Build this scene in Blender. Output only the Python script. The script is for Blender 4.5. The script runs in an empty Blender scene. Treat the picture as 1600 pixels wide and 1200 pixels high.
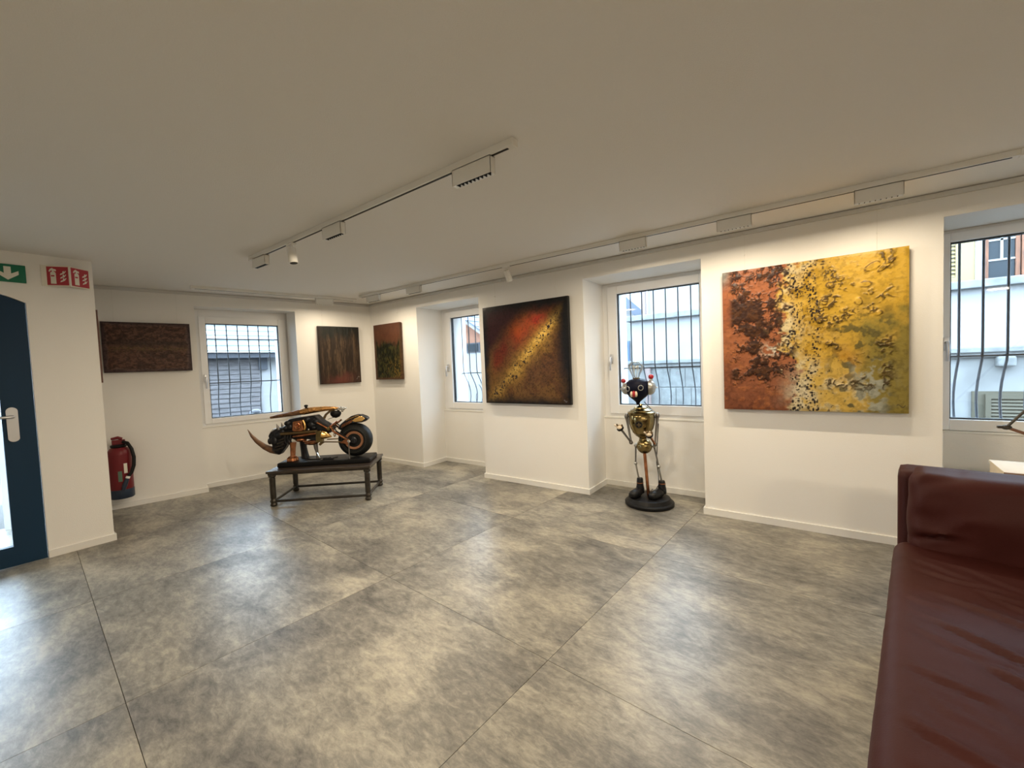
import bpy, bmesh, math, random
import numpy as np
from mathutils import Vector, Matrix
random.seed(7)
R = math.radians
S = bpy.context.scene
C = S.collection

# ------------------------------------------------------------------ camera, sky, exposure
CAM_Z = 1.26
F_PX = 643.5
right = Vector((0.80905798, 0.58637184, -0.03991559))
up = Vector((0.00641812, 0.05909625, 0.99823166))
fwd = Vector((-0.58769379, 0.80788347, -0.04404889))
cam_d = bpy.data.cameras.new('camera')
cam_d.sensor_width = 36.0
cam_d.lens = F_PX / 1600.0 * 36.0
cam_d.clip_start = 0.02
cam = bpy.data.objects.new('camera', cam_d)
C.objects.link(cam)
m = Matrix((right, up, -fwd)).transposed().to_4x4()
m.translation = Vector((0, 0, CAM_Z))
cam.matrix_world = m
S.camera = cam

world = bpy.data.worlds.new('sky')
S.world = world
world.use_nodes = True
wb = world.node_tree.nodes['Background']
wb.inputs[0].default_value = (0.66, 0.83, 1.0, 1)
wb.inputs[1].default_value = 18.0

S.view_settings.view_transform = 'Standard'
S.view_settings.look = 'None'
S.view_settings.gamma = 1.0
S.view_settings.use_curve_mapping = False
S.view_settings.exposure = 0.0
LAMP_COL = (1.0, 0.835, 0.61)
LAMP_W = 1.72          # global lamp multiplier
S.cycles.max_bounces = 7
S.cycles.diffuse_bounces = 4
S.cycles.adaptive_threshold = 0.02
S.cycles.caustics_reflective = False
S.cycles.caustics_refractive = False
S.cycles.transparent_max_bounces = 16
S.cycles.sample_clamp_indirect = 6.0

# ------------------------------------------------------------------ helpers
def tag(o, label=None, cat=None, group=None, kind=None):
    if label: o['label'] = label
    if cat: o['category'] = cat
    if group: o['group'] = group
    if kind: o['kind'] = kind
    return o

def empty(name, loc=(0, 0, 0), rz=0.0, parent=None):
    o = bpy.data.objects.new(name, None)
    C.objects.link(o)
    o.location = loc
    o.rotation_euler = (0, 0, rz)
    o.empty_display_size = 0.1
    if parent: o.parent = parent
    return o

class MB:
    def __init__(s, off=(0, 0, 0)):
        s.v = []; s.f = []; s.o = Vector(off)
    def add(s, vs, fs):
        b = len(s.v)
        s.v += [tuple(Vector(p) + s.o) for p in vs]
        s.f += [tuple(i + b for i in f) for f in fs]
        return s
    def box(s, x0, x1, y0, y1, z0, z1, M=None):
        vs = [Vector(p) for p in ((x0,y0,z0),(x1,y0,z0),(x1,y1,z0),(x0,y1,z0),(x0,y0,z1),(x1,y0,z1),(x1,y1,z1),(x0,y1,z1))]
        if M: vs = [M @ p for p in vs]
        return s.add(vs, [(0,3,2,1),(4,5,6,7),(0,1,5,4),(1,2,6,5),(2,3,7,6),(3,0,4,7)])
    def tube(s, pts, rad, n=10, flat=1.0, closed=False):
        pts = [Vector(p) for p in pts]
        k = len(pts)
        if not hasattr(rad, '__len__'): rad = [rad] * k
        t0 = (pts[1] - pts[0]).normalized()
        ref = Vector((0, 0, 1)) if abs(t0.z) < 0.9 else Vector((0, 1, 0))
        nx = t0.cross(ref).normalized()
        vs = []; fs = []
        for i, p in enumerate(pts):
            a = pts[max(i - 1, 0)]; b = pts[min(i + 1, k - 1)]
            t = (b - a).normalized()
            nx = (nx - t * nx.dot(t)).normalized()
            ny = t.cross(nx)
            for j in range(n):
                q = 2 * math.pi * j / n
                vs.append(p + (nx * math.cos(q) * flat + ny * math.sin(q)) * rad[i])
        for i in range(k - 1):
            for j in range(n):
                fs.append((i*n+j, i*n+(j+1)%n, (i+1)*n+(j+1)%n, (i+1)*n+j))
        fs.append(tuple(range(n - 1, -1, -1)))
        fs.append(tuple((k-1)*n + j for j in range(n)))
        return s.add(vs, fs)
    def lathe(s, prof, c=(0, 0, 0), n=24, axis='z', sx=1.0, sy=1.0):
        c = Vector(c); vs = []; fs = []
        k = len(prof)
        for r, h in prof:
            r = max(r, 1e-5)
            for j in range(n):
                q = 2 * math.pi * j / n
                a, b = math.cos(q) * r * sx, math.sin(q) * r * sy
                if axis == 'z': p = Vector((a, b, h))
                elif axis == 'y': p = Vector((b, h, a))
                else: p = Vector((h, a, b))
                vs.append(c + p)
        for i in range(k - 1):
            for j in range(n):
                fs.append((i*n+j, i*n+(j+1)%n, (i+1)*n+(j+1)%n, (i+1)*n+j))
        fs.append(tuple(range(n - 1, -1, -1)))
        fs.append(tuple((k-1)*n + j for j in range(n)))
        return s.add(vs, fs)
    def ball(s, c, r, n=16):
        if not hasattr(r, '__len__'): r = (r, r, r)
        c = Vector(c); h = n // 2
        vs = []; fs = []
        for i in range(1, h):
            th = math.pi * i / h
            for j in range(n):
                q = 2 * math.pi * j / n
                vs.append(c + Vector((r[0]*math.sin(th)*math.cos(q), r[1]*math.sin(th)*math.sin(q), -r[2]*math.cos(th))))
        for i in range(h - 2):
            for j in range(n):
                fs.append((i*n+j, i*n+(j+1)%n, (i+1)*n+(j+1)%n, (i+1)*n+j))
        b = len(vs); vs += [c - Vector((0, 0, r[2])), c + Vector((0, 0, r[2]))]
        for j in range(n):
            fs.append((b, (j+1)%n, j)); fs.append((b+1, (h-2)*n+j, (h-2)*n+(j+1)%n))
        return s.add(vs, fs)
    def ring(s, c, r_, rt, ny=(0, -1, 0), n=24, m_=8):
        c = Vector(c); nn = Vector(ny).normalized(); a = nn.orthogonal().normalized(); d = nn.cross(a)
        vs = []; fs = []
        for i in range(n):
            q = 2*math.pi*i/n; e = a*math.cos(q) + d*math.sin(q)
            for j in range(m_):
                w_ = 2*math.pi*j/m_; vs.append(c + e*(r_ + rt*math.cos(w_)) + nn*rt*math.sin(w_))
        for i in range(n):
            for j in range(m_): fs.append((i*m_+j, ((i+1)%n)*m_+j, ((i+1)%n)*m_+(j+1)%m_, i*m_+(j+1)%m_))
        return s.add(vs, fs)
    def prism(s, poly, a0, a1, plane='xz'):
        # poly: outline in the plane, extruded between a0 and a1 on the third axis
        n = len(poly)
        def P(p, a):
            if plane == 'xz': return Vector((p[0], a, p[1]))
            if plane == 'yz': return Vector((a, p[0], p[1]))
            return Vector((p[0], p[1], a))
        vs = [P(p, a0) for p in poly] + [P(p, a1) for p in poly]
        fs = [tuple(range(n)), tuple(range(2*n-1, n-1, -1))]
        for i in range(n): fs.append((i, i+n, (i+1)%n+n, (i+1)%n))
        return s.add(vs, fs)
    def build(s, name, mat, parent=None, bevel=0.0, smooth=0.0, seg=2):
        me = bpy.data.meshes.new(name)
        bm = bmesh.new()
        vv = [bm.verts.new(p) for p in s.v]
        for f in s.f:
            try: bm.faces.new([vv[i] for i in f])
            except ValueError: pass
        bmesh.ops.recalc_face_normals(bm, faces=bm.faces)
        if bevel > 0:
            es = [e for e in bm.edges if len(e.link_faces) == 2 and e.calc_face_angle(0) > 0.5]
            bmesh.ops.bevel(bm, geom=es, offset=bevel, segments=seg, profile=0.5, affect='EDGES', clamp_overlap=True)
        bm.to_mesh(me); bm.free()
        if smooth > 0:
            me.polygons.foreach_set('use_smooth', [True] * len(me.polygons))
            me.set_sharp_from_angle(angle=R(smooth))
        me.materials.append(mat)
        o = bpy.data.objects.new(name, me)
        C.objects.link(o)
        if parent: o.parent = parent
        return o

# ------------------------------------------------------------------ materials
def mat(name, col, rough=0.5, metal=0.0, spec=0.5, bump=0.0, bscale=40.0, var=0.0, vscale=6.0, stretch=(1,1,1), **kw):
    mt = bpy.data.materials.new(name)
    mt.use_nodes = True
    nt = mt.node_tree; N = nt.nodes; L = nt.links
    b = N['Principled BSDF']
    b.inputs['Base Color'].default_value = (*col, 1)
    b.inputs['Roughness'].default_value = rough
    b.inputs['Metallic'].default_value = metal
    b.inputs['Specular IOR Level'].default_value = spec
    for k, v in kw.items():
        b.inputs[k.replace('_', ' ')].default_value = v
    tc = N.new('ShaderNodeTexCoord')
    mp = N.new('ShaderNodeMapping'); mp.inputs['Scale'].default_value = stretch
    L.new(tc.outputs['Object'], mp.inputs['Vector'])
    if var > 0:
        nz = N.new('ShaderNodeTexNoise'); nz.inputs['Scale'].default_value = vscale; nz.inputs['Detail'].default_value = 6
        L.new(mp.outputs[0], nz.inputs['Vector'])
        cr = N.new('ShaderNodeValToRGB')
        cr.color_ramp.elements[0].position = 0.3; cr.color_ramp.elements[1].position = 0.7
        cr.color_ramp.elements[0].color = (*[max(0, c * (1 - var)) for c in col], 1)
        cr.color_ramp.elements[1].color = (*[min(1, c * (1 + var)) for c in col], 1)
        L.new(nz.outputs['Fac'], cr.inputs[0]); L.new(cr.outputs[0], b.inputs['Base Color'])
    if bump > 0:
        n2 = N.new('ShaderNodeTexNoise'); n2.inputs['Scale'].default_value = bscale; n2.inputs['Detail'].default_value = 4
        L.new(mp.outputs[0], n2.inputs['Vector'])
        bp = N.new('ShaderNodeBump'); bp.inputs['Strength'].default_value = bump; bp.inputs['Distance'].default_value = 0.01
        L.new(n2.outputs['Fac'], bp.inputs['Height']); L.new(bp.outputs[0], b.inputs['Normal'])
    return mt

def glass_mat(name, tint=(1, 1, 1), refl=1.0):
    mt = bpy.data.materials.new(name); mt.use_nodes = True
    nt = mt.node_tree; N = nt.nodes; L = nt.links
    for n in list(N): N.remove(n)
    out = N.new('ShaderNodeOutputMaterial'); mx = N.new('ShaderNodeMixShader')
    tr = N.new('ShaderNodeBsdfTransparent'); tr.inputs[0].default_value = (*tint, 1)
    gl = N.new('ShaderNodeBsdfGlossy'); gl.inputs['Roughness'].default_value = 0.02
    fr = N.new('ShaderNodeFresnel'); fr.inputs[0].default_value = 1.45
    mu = N.new('ShaderNodeMath'); mu.operation = 'MULTIPLY'; mu.inputs[1].default_value = refl
    L.new(fr.outputs[0], mu.inputs[0]); L.new(mu.outputs[0], mx.inputs[0])
    L.new(tr.outputs[0], mx.inputs[1]); L.new(gl.outputs[0], mx.inputs[2]); L.new(mx.outputs[0], out.inputs[0])
    return mt

def emit_mat(name, col, st):
    mt = bpy.data.materials.new(name); mt.use_nodes = True
    b = mt.node_tree.nodes['Principled BSDF']
    b.inputs['Base Color'].default_value = (*col, 1)
    b.inputs['Emission Color'].default_value = (*col, 1)
    b.inputs['Emission Strength'].default_value = st
    return mt

def tile_mat():
    mt = bpy.data.materials.new('concrete_tile'); mt.use_nodes = True
    nt = mt.node_tree; N = nt.nodes; L = nt.links
    b = N['Principled BSDF']
    tc = N.new('ShaderNodeTexCoord'); oi = N.new('ShaderNodeObjectInfo')
    sc = N.new('ShaderNodeVectorMath'); sc.operation = 'SCALE'; sc.inputs[3].default_value = 37.0
    cx = N.new('ShaderNodeCombineXYZ')
    for i in range(3): L.new(oi.outputs['Random'], cx.inputs[i])
    L.new(cx.outputs[0], sc.inputs[0])
    ad = N.new('ShaderNodeVectorMath'); ad.operation = 'ADD'
    L.new(tc.outputs['Object'], ad.inputs[0]); L.new(sc.outputs[0], ad.inputs[1])
    def noise(scale, detail, rough, stretch, dist=0.0):
        mp = N.new('ShaderNodeMapping'); mp.inputs['Scale'].default_value = stretch
        L.new(ad.outputs[0], mp.inputs[0])
        n = N.new('ShaderNodeTexNoise'); n.inputs['Scale'].default_value = scale; n.inputs['Detail'].default_value = detail
        n.inputs['Roughness'].default_value = rough; n.inputs['Distortion'].default_value = dist
        L.new(mp.outputs[0], n.inputs['Vector']); return n
    big = noise(1.5, 3, 0.5, (1, 1.35, 1), 0.6)
    mid = noise(4.2, 9, 0.70, (0.8, 1.5, 1), 1.0)
    fine = noise(22.0, 9, 0.78, (0.8, 1.7, 1), 0.4)
    m1 = N.new('ShaderNodeMix'); m1.data_type = 'FLOAT'; m1.inputs[0].default_value = 0.46
    L.new(big.outputs[0], m1.inputs[2]); L.new(mid.outputs[0], m1.inputs[3])
    m2 = N.new('ShaderNodeMix'); m2.data_type = 'FLOAT'; m2.inputs[0].default_value = 0.36
    L.new(m1.outputs[0], m2.inputs[2]); L.new(fine.outputs[0], m2.inputs[3])
    cr = N.new('ShaderNodeValToRGB'); e = cr.color_ramp.elements
    e[0].position = 0.38; e[0].color = (0.058, 0.055, 0.050, 1)
    e[1].position = 0.61; e[1].color = (0.43, 0.395, 0.315, 1)
    k = e.new(0.49); k.color = (0.200, 0.188, 0.162, 1)
    L.new(m2.outputs[0], cr.inputs[0]); L.new(cr.outputs[0], b.inputs['Base Color'])
    rr = N.new('ShaderNodeMapRange'); rr.inputs[1].default_value = 0.3; rr.inputs[2].default_value = 0.7
    rr.inputs[3].default_value = 0.44; rr.inputs[4].default_value = 0.30
    L.new(m1.outputs[0], rr.inputs[0]); L.new(rr.outputs[0], b.inputs['Roughness'])
    bp = N.new('ShaderNodeBump'); bp.inputs['Strength'].default_value = 0.10; bp.inputs['Distance'].default_value = 0.004
    L.new(m2.outputs[0], bp.inputs['Height']); L.new(bp.outputs[0], b.inputs['Normal'])
    b.inputs['Specular IOR Level'].default_value = 0.5
    return mt

def canvas_mat(name, rough=0.45):
    mt = bpy.data.materials.new(name); mt.use_nodes = True
    nt = mt.node_tree; N = nt.nodes; L = nt.links
    b = N['Principled BSDF']
    at = N.new('ShaderNodeVertexColor'); at.layer_name = 'paint'
    L.new(at.outputs[0], b.inputs['Base Color'])
    b.inputs['Roughness'].default_value = rough; b.inputs['Specular IOR Level'].default_value = 0.22
    tc = N.new('ShaderNodeTexCoord'); nz = N.new('ShaderNodeTexNoise'); nz.inputs['Scale'].default_value = 160
    L.new(tc.outputs['Object'], nz.inputs['Vector'])
    bp = N.new('ShaderNodeBump'); bp.inputs['Strength'].default_value = 0.12; bp.inputs['Distance'].default_value = 0.004
    L.new(nz.outputs[0], bp.inputs['Height']); L.new(bp.outputs[0], b.inputs['Normal'])
    return mt

M = {}
M['wall'] = mat('wall_paint', (0.86, 0.845, 0.81), 0.85, spec=0.2, bump=0.12, bscale=160)
M['ceil'] = mat('ceiling_paint', (0.86, 0.845, 0.81), 0.9, spec=0.15, bump=0.25, bscale=220)
M['base'] = mat('baseboard_paint', (0.82, 0.81, 0.78), 0.5)
M['grout'] = mat('grout', (0.06, 0.057, 0.053), 0.9)
M['tile'] = tile_mat()
M['pvc'] = mat('white_window_plastic', (0.84, 0.84, 0.84), 0.35)
M['gasket'] = mat('black_rubber', (0.02, 0.025, 0.03), 0.6)
M['glass'] = glass_mat('window_glass', (0.96, 0.985, 1.0), 0.5)
M['alu'] = mat('brushed_aluminium', (0.62, 0.63, 0.66), 0.35, 0.9)
M['iron'] = mat('dark_wrought_iron', (0.035, 0.04, 0.05), 0.5)
M['white'] = mat('white_lacquer', (0.80, 0.79, 0.75), 0.4)
M['rail'] = mat('rail_aluminium', (0.68, 0.67, 0.64), 0.5)
M['black'] = mat('black_plastic', (0.007, 0.007, 0.008), 0.45, spec=0.2)
M['led'] = emit_mat('led_dot', (1, 0.93, 0.8), 8.0)
M['door'] = mat('dark_blue_door', (0.010, 0.036, 0.075), 0.45, spec=0.2)
M['green'] = mat('exit_green', (0.0, 0.16, 0.085), 0.5)
M['signw'] = mat('sign_cream', (0.78, 0.76, 0.66), 0.5)
M['signr'] = mat('sign_red', (0.42, 0.03, 0.045), 0.5)
M['ext_red'] = mat('extinguisher_red', (0.15, 0.012, 0.017), 0.35, spec=0.3)
M['navy'] = mat('navy_plastic', (0.012, 0.025, 0.05), 0.4)
M['leather'] = mat('oxblood_leather', (0.043, 0.0090, 0.0070), 0.56, spec=0.16, bump=0.10, bscale=260, var=0.12, vscale=3)
M['steel'] = mat('dark_patinated_steel', (0.055, 0.048, 0.040), 0.4, 0.6, var=0.35, vscale=14)
M['tabletop'] = mat('dark_brown_wood', (0.045, 0.034, 0.027), 0.33, var=0.4, vscale=9, stretch=(1, 8, 8))
M['gun'] = mat('gunmetal', (0.016, 0.017, 0.021), 0.32, 0.3, spec=0.35, var=0.4, vscale=30)
M['copper'] = mat('aged_copper', (0.44, 0.18, 0.085), 0.27, 0.9, var=0.4, vscale=22)
M['gold'] = mat('polished_gold', (0.90, 0.56, 0.20), 0.2, 1.0, var=0.12, vscale=18)
M['bronze'] = mat('bronze_tube', (0.22, 0.15, 0.075), 0.3, 0.9)
M['brass'] = mat('aged_brass', (0.25, 0.19, 0.085), 0.2, 1.0, var=0.35, vscale=9)
M['horn'] = mat('horn_brown', (0.15, 0.072, 0.033), 0.4, var=0.5, vscale=10, stretch=(2, 6, 6))
M['rubber'] = mat('tyre_rubber', (0.008, 0.009, 0.009), 0.55, spec=0.25)
M['chrome'] = mat('chrome', (0.75, 0.74, 0.72), 0.12, 1.0)
M['greysteel'] = mat('grey_steel', (0.20, 0.19, 0.18), 0.35, 0.85)
M['silver'] = mat('dull_silver', (0.42, 0.42, 0.40), 0.3, 0.8)
M['redball'] = mat('red_ball', (0.33, 0.012, 0.02), 0.2)
M['cream'] = mat('cream_bead', (0.72, 0.60, 0.45), 0.35)
M['face'] = mat('dark_blue_enamel', (0.006, 0.007, 0.018), 0.5, spec=0.1)
M['bulb'] = glass_mat('bulb_glass', (0.97, 0.97, 0.95), 0.75)
M['fil'] = mat('filament_wire', (0.75, 0.66, 0.45), 0.3, 0.6)
M['shoe'] = mat('black_leather', (0.006, 0.0065, 0.008), 0.32, spec=0.3)
M['facade'] = mat('white_render', (0.19, 0.19, 0.188), 0.9, var=0.06, vscale=2)
M['facade2'] = mat('mottled_render', (0.14, 0.143, 0.14), 0.9, var=0.22, vscale=2.5, bump=0.2, bscale=9)  # darker than the other render, mottled and bumpy
M['stone'] = mat('grey_stone_ledge', (0.12, 0.127, 0.125), 0.9, var=0.25, vscale=8, bump=0.3, bscale=20)
M['yshut'] = mat('ochre_shutter', (0.17, 0.13, 0.055), 0.6)
M['olive'] = mat('olive_shutter', (0.05, 0.044, 0.027), 0.7)
M['bwood'] = mat('brown_timber', (0.10, 0.038, 0.016), 0.7, var=0.4, vscale=7, stretch=(6, 6, 1))
M['dglass'] = mat('dark_window_glass', (0.015, 0.02, 0.024), 0.2, spec=0.12)
M['bluew'] = mat('blue_paint', (0.07, 0.11, 0.17), 0.6)
M['roofw'] = mat('pale_roof_sheet', (0.095, 0.105, 0.108), 0.6, var=0.12, vscale=5)
M['roofb'] = mat('blue_grey_roof', (0.042, 0.055, 0.08), 0.6)
M['siding'] = mat('grey_weathered_board', (0.072, 0.066, 0.067), 0.85, var=0.3, vscale=6, stretch=(1, 6, 6))
M['sidingd'] = mat('dark_eave_board', (0.03, 0.033, 0.04), 0.85)
M['owood'] = mat('orange_timber', (0.16, 0.065, 0.033), 0.75, var=0.2, vscale=5, stretch=(6, 6, 1))
M['pipe'] = mat('pink_grey_pipe', (0.14, 0.105, 0.097), 0.6)
M['street'] = mat('asphalt_street', (0.10, 0.10, 0.10), 0.9, var=0.15, vscale=3)
M['lamparm'] = mat('copper_brown_arm', (0.20, 0.10, 0.065), 0.4, 0.6)
M['birch'] = mat('birch_wood', (0.72, 0.60, 0.42), 0.5, var=0.08, vscale=6)
M['walnut'] = mat('brown_edge', (0.28, 0.16, 0.09), 0.5)
M['wire'] = mat('clear_wire', (0.75, 0.73, 0.68), 0.3)

# ------------------------------------------------------------------ room shell
CEIL = 2.195
NY = 3.56                     # inner face of the window wall
WROT = R(78)                  # orientation of the wall behind the motorbike
WC = (-5.01, 3.56, 0)         # corner of the two walls
# floor: grout bed with large tiles
fl = MB().box(-7.0, 5.1, -3.2, 4.2, -0.12, -0.004).build('floor', M['grout']); tag(fl, kind='structure')
ta = R(-4.17); T = 1.185; ax, ay = -2.098, 1.525
gap = 0.0011
tile_poly = [(-6.2, -3.0), (5.0, -3.0), (5.0, 3.97), (-5.3, 3.97)]
def clip(poly, cl):
    out = poly
    for i in range(len(cl)):
        a, b = cl[i], cl[(i + 1) % len(cl)]
        ins = lambda p: (b[0]-a[0])*(p[1]-a[1]) - (b[1]-a[1])*(p[0]-a[0]) >= 0
        inp, out = out, []
        for j in range(len(inp)):
            p, q = inp[j], inp[(j + 1) % len(inp)]
            if ins(p): out.append(p)
            if ins(p) != ins(q):
                d1 = (b[0]-a[0])*(p[1]-a[1]) - (b[1]-a[1])*(p[0]-a[0])
                d2 = (b[0]-a[0])*(q[1]-a[1]) - (b[1]-a[1])*(q[0]-a[0])
                t = d1 / (d1 - d2)
                out.append((p[0]+t*(q[0]-p[0]), p[1]+t*(q[1]-p[1])))
        if not out: return out
    return out
shared = {}
for i in range(-5, 7):
    for j in range(-6, 5):
        ca, sa = math.cos(ta), math.sin(ta)
        def W(u, v): return (ax + u*ca - v*sa, ay + u*sa + v*ca)
        sq = [W(i*T+gap, j*T+gap), W((i+1)*T-gap, j*T+gap), W((i+1)*T-gap, (j+1)*T-gap), W(i*T+gap, (j+1)*T-gap)]
        cp = clip(sq, tile_poly)
        if len(cp) < 3: continue
        ar = 0.5*abs(sum(cp[k][0]*cp[(k+1)%len(cp)][1]-cp[(k+1)%len(cp)][0]*cp[k][1] for k in range(len(cp))))
        if ar < 0.004: continue
        c0 = W((i+.5)*T, (j+.5)*T)
        full = ar > (T-2*gap)**2 - 1e-4
        if full and 'm' in shared:
            o = bpy.data.objects.new('floor_tile', shared['m']); C.objects.link(o); o.parent = fl
        else:
            loc = []
            for p in cp:
                dx, dy = p[0]-c0[0], p[1]-c0[1]
                loc.append((dx*ca+dy*sa, -dx*sa+dy*ca))
            o = MB().prism(loc, -0.0045, 0.0, 'xy').build('floor_tile', M['tile'], fl)
            if full: shared['m'] = o.data
        o.location = (c0[0], c0[1], 0); o.rotation_euler = (0, 0, ta)

ce = MB().box(-7.0, 5.2, -3.2, 4.4, CEIL, CEIL + 0.15).build('ceiling', M['ceil']); tag(ce, kind='structure')

# window wall (local frame: x along the wall, y outwards)
Z_LINT = 2.045
N_NICHES = [(-4.045, -3.01), (-1.726, -0.70), (0.648, 1.68), (3.02, 4.05)]  # last niche is added out of view, for an extra daylight window
N_OPEN = [(-3.88, -3.13), (-1.585, -0.785), (0.745, 1.57), (3.12, 3.95)]     # clear openings of the windows
def window_wall(name, x0, x1, niches, opens, depth, outer, zs, loc, rz, splay=0.0):
    b = MB(); xs = x0
    for (a, c), (oa, oc) in zip(niches, opens):
        b.box(xs, a, 0, outer, 0, CEIL)
        b.box(a, c, 0, outer, Z_LINT, CEIL)
        b.box(a, c, depth, outer, 0, zs)
        b.box(a, oa, depth + 0.085, outer, zs, Z_LINT)
        b.box(oc, c, depth + 0.085, outer, zs, Z_LINT)
        xs = c
    if splay: b.prism([(niches[0][1], 0.0), (niches[0][1], depth), (niches[0][1] - splay, depth)], 0, Z_LINT, 'xy')
    b.box(xs, x1, 0, outer, 0, CEIL)
    o = b.build(name, M['wall']); o.location = loc; o.rotation_euler = (0, 0, rz)
    return tag(o, kind='structure')
window_wall('wall_north', -5.05, 5.0, N_NICHES, N_OPEN, 0.41, 0.73, 0.70, (0, NY, 0), 0)
W_NICHE = [(-1.965, -0.965)]; W_OPEN = [(-1.875, -1.09)]
window_wall('wall_west', -3.4, 0.75, W_NICHE, W_OPEN, 0.20, 0.55, 0.70, WC, WROT, 0.05)
# wall with the entrance door and the pier beside it
DX = -4.5
b = MB()
b.box(-6.1, DX, 0.372, 0.722, 0, CEIL)
b.box(DX - 0.3, DX, -3.0, -0.582, 0, CEIL)
arch = []
for k in range(13):
    y = -0.582 + (0.954) * k / 12
    yc = -0.105; Rr = 1.01
    arch.append((y, 1.842 + math.sqrt(Rr*Rr - (y-yc)**2) - math.sqrt(Rr*Rr - 0.477**2)))
b.prism([(-0.582, CEIL)] + arch + [(0.372, CEIL)], DX - 0.3, DX, 'yz')
o = b.build('wall_entrance', M['wall']); tag(o, kind='structure')
o = MB().box(-4.8, 5.15, -3.15, -3.0, 0, CEIL).build('wall_south', M['wall']); tag(o, kind='structure')
o = MB().box(5.0, 5.15, -3.0, 4.29, 0, CEIL).build('wall_east', M['wall']); tag(o, kind='structure')

# baseboards
BH, BT = 0.052, 0.012
b = MB(); dn = 0.41
segs = [(-4.99, -4.045), (-3.01, -1.726), (-0.70, 0.648), (1.68, 3.02), (4.05, 4.98)]
for a, c in segs: b.box(a, c, NY - BT, NY, 0, BH)
for a, c in N_NICHES:
    b.box(a, a + BT, NY - BT, NY + dn, 0, BH); b.box(c - BT, c, NY - BT, NY + dn, 0, BH)
    b.box(a + BT, c - BT, NY + dn - BT, NY + dn, 0, BH)
tag(b.build('baseboard_north', M['base']), kind='structure')
b = MB(); dw = 0.20
b.box(-2.95, -1.965, -BT, 0, 0, BH); b.box(-0.965, -0.015, -BT, 0, 0, BH)
a, c = W_NICHE[0]
b.box(a, a + BT, -BT, dw, 0, BH); b.box(c - 0.05 - BT, c - 0.05, 0.19, dw, 0, BH); b.box(a + BT, c - BT, dw - BT, dw, 0, BH)
o = b.build('baseboard_west', M['base']); o.location = WC; o.rotation_euler = (0, 0, WROT); tag(o, kind='structure')
b = MB(); b.box(DX, DX + BT, 0.372, 0.722 + BT, 0, BH); b.box(-5.6, DX, 0.722, 0.722 + BT, 0, BH); b.box(DX, DX + BT, -2.98, -0.582, 0, BH)
tag(b.build('baseboard_entrance', M['base']), kind='structure')

# picture rails under the ceiling
def rail(name, x0, x1, loc, rz):
    b = MB(); b.box(x0, x1, -0.016, 0.0, 2.162, 2.188); b.box(x0, x1, -0.022, -0.016, 2.162, 2.167)
    o = b.build(name, M['rail']); o.location = loc; o.rotation_euler = (0, 0, rz); tag(o, kind='structure')
rail('trim_1', -4.99, 4.98, (0, NY, 0), 0)
rail('trim_2', -2.95, -0.02, WC, WROT)

# ------------------------------------------------------------------ windows
def window(name, niche, fx, gx, fz, gz, depth, loc, rz, hz):
    root = empty(name, loc, rz); tag(root, kind='structure')
    a, c = niche; d = depth
    def ring(b, x0, x1, z0, z1, xi0, xi1, zi0, zi1, y0, y1):
        b.box(x0, xi0, y0, y1, z0, z1); b.box(xi1, x1, y0, y1, z0, z1)
        b.box(xi0, xi1, y0, y1, z0, zi0); b.box(xi0, xi1, y0, y1, zi1, z1)
    b = MB(); ring(b, a, c, 0.70, Z_LINT, fx[0] + 0.004, fx[1] - 0.004, fz[0] + 0.004, fz[1] - 0.004, d + 0.030, d + 0.085)
    b.build('window_frame', M['pvc'], root, bevel=0.003)
    b = MB(); ring(b, fx[0], fx[1], fz[0], fz[1], gx[0], gx[1], gz[0], gz[1], d + 0.010, d + 0.075)
    sash = b.build('sash', M['pvc'], root, bevel=0.004)
    b = MB(); g = 0.009
    ring(b, gx[0], gx[1], gz[0], gz[1], gx[0] + g, gx[1] - g, gz[0] + g, gz[1] - g, d + 0.035, d + 0.065)
    b.build('gasket', M['gasket'], sash)
    MB().box(gx[0] + g, gx[1] - g, d + 0.046, d + 0.050, gz[0] + g, gz[1] - g).build('pane', M['glass'], sash)
    MB().box(a, c, d - 0.006, d + 0.06, 0.688, 0.703).build('window_sill', M['white'], root, bevel=0.003)
    xh = fx[0] + 0.032
    b = MB(); b.box(xh - 0.014, xh + 0.014, d - 0.004, d + 0.010, hz - 0.045, hz + 0.045)
    b.tube([(xh, d + 0.005, hz + 0.01), (xh, d - 0.04, hz + 0.01)], 0.009, 10)
    b.tube([(xh, d - 0.04, hz + 0.018), (xh, d - 0.046, hz - 0.04), (xh, d - 0.04, hz - 0.115)], [0.010, 0.011, 0.009], 10)
    b.build('window_handle', M['alu'], sash, bevel=0.002, smooth=50)
    return root
FR = 0.41
window('window_1', W_NICHE[0], (-1.92, -1.03), (-1.857, -1.113), (0.73, 1.965), (0.79, 1.885), 0.20, WC, WROT, 1.255)
window('window_2', N_NICHES[0], (-3.965, -3.05), (-3.875, -3.14), (0.725, 2.005), (0.805, 1.925), FR, (0, NY, 0), 0, 1.27)
window('window_3', N_NICHES[1], (-1.665, -0.73), (-1.57, -0.80), (0.735, 2.015), (0.825, 1.935), FR, (0, NY, 0), 0, 1.29)
window('window_4', N_NICHES[2], (0.705, 1.63), (0.757, 1.555), (0.705, 2.025), (0.78, 1.965), FR, (0, NY, 0), 0, 1.29)
window('added_window_5', N_NICHES[3], (3.08, 4.0), (3.13, 3.93), (0.705, 2.025), (0.78, 1.965), FR, (0, NY, 0), 0, 1.29)  # unseen window added to the row to bring in more daylight

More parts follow.
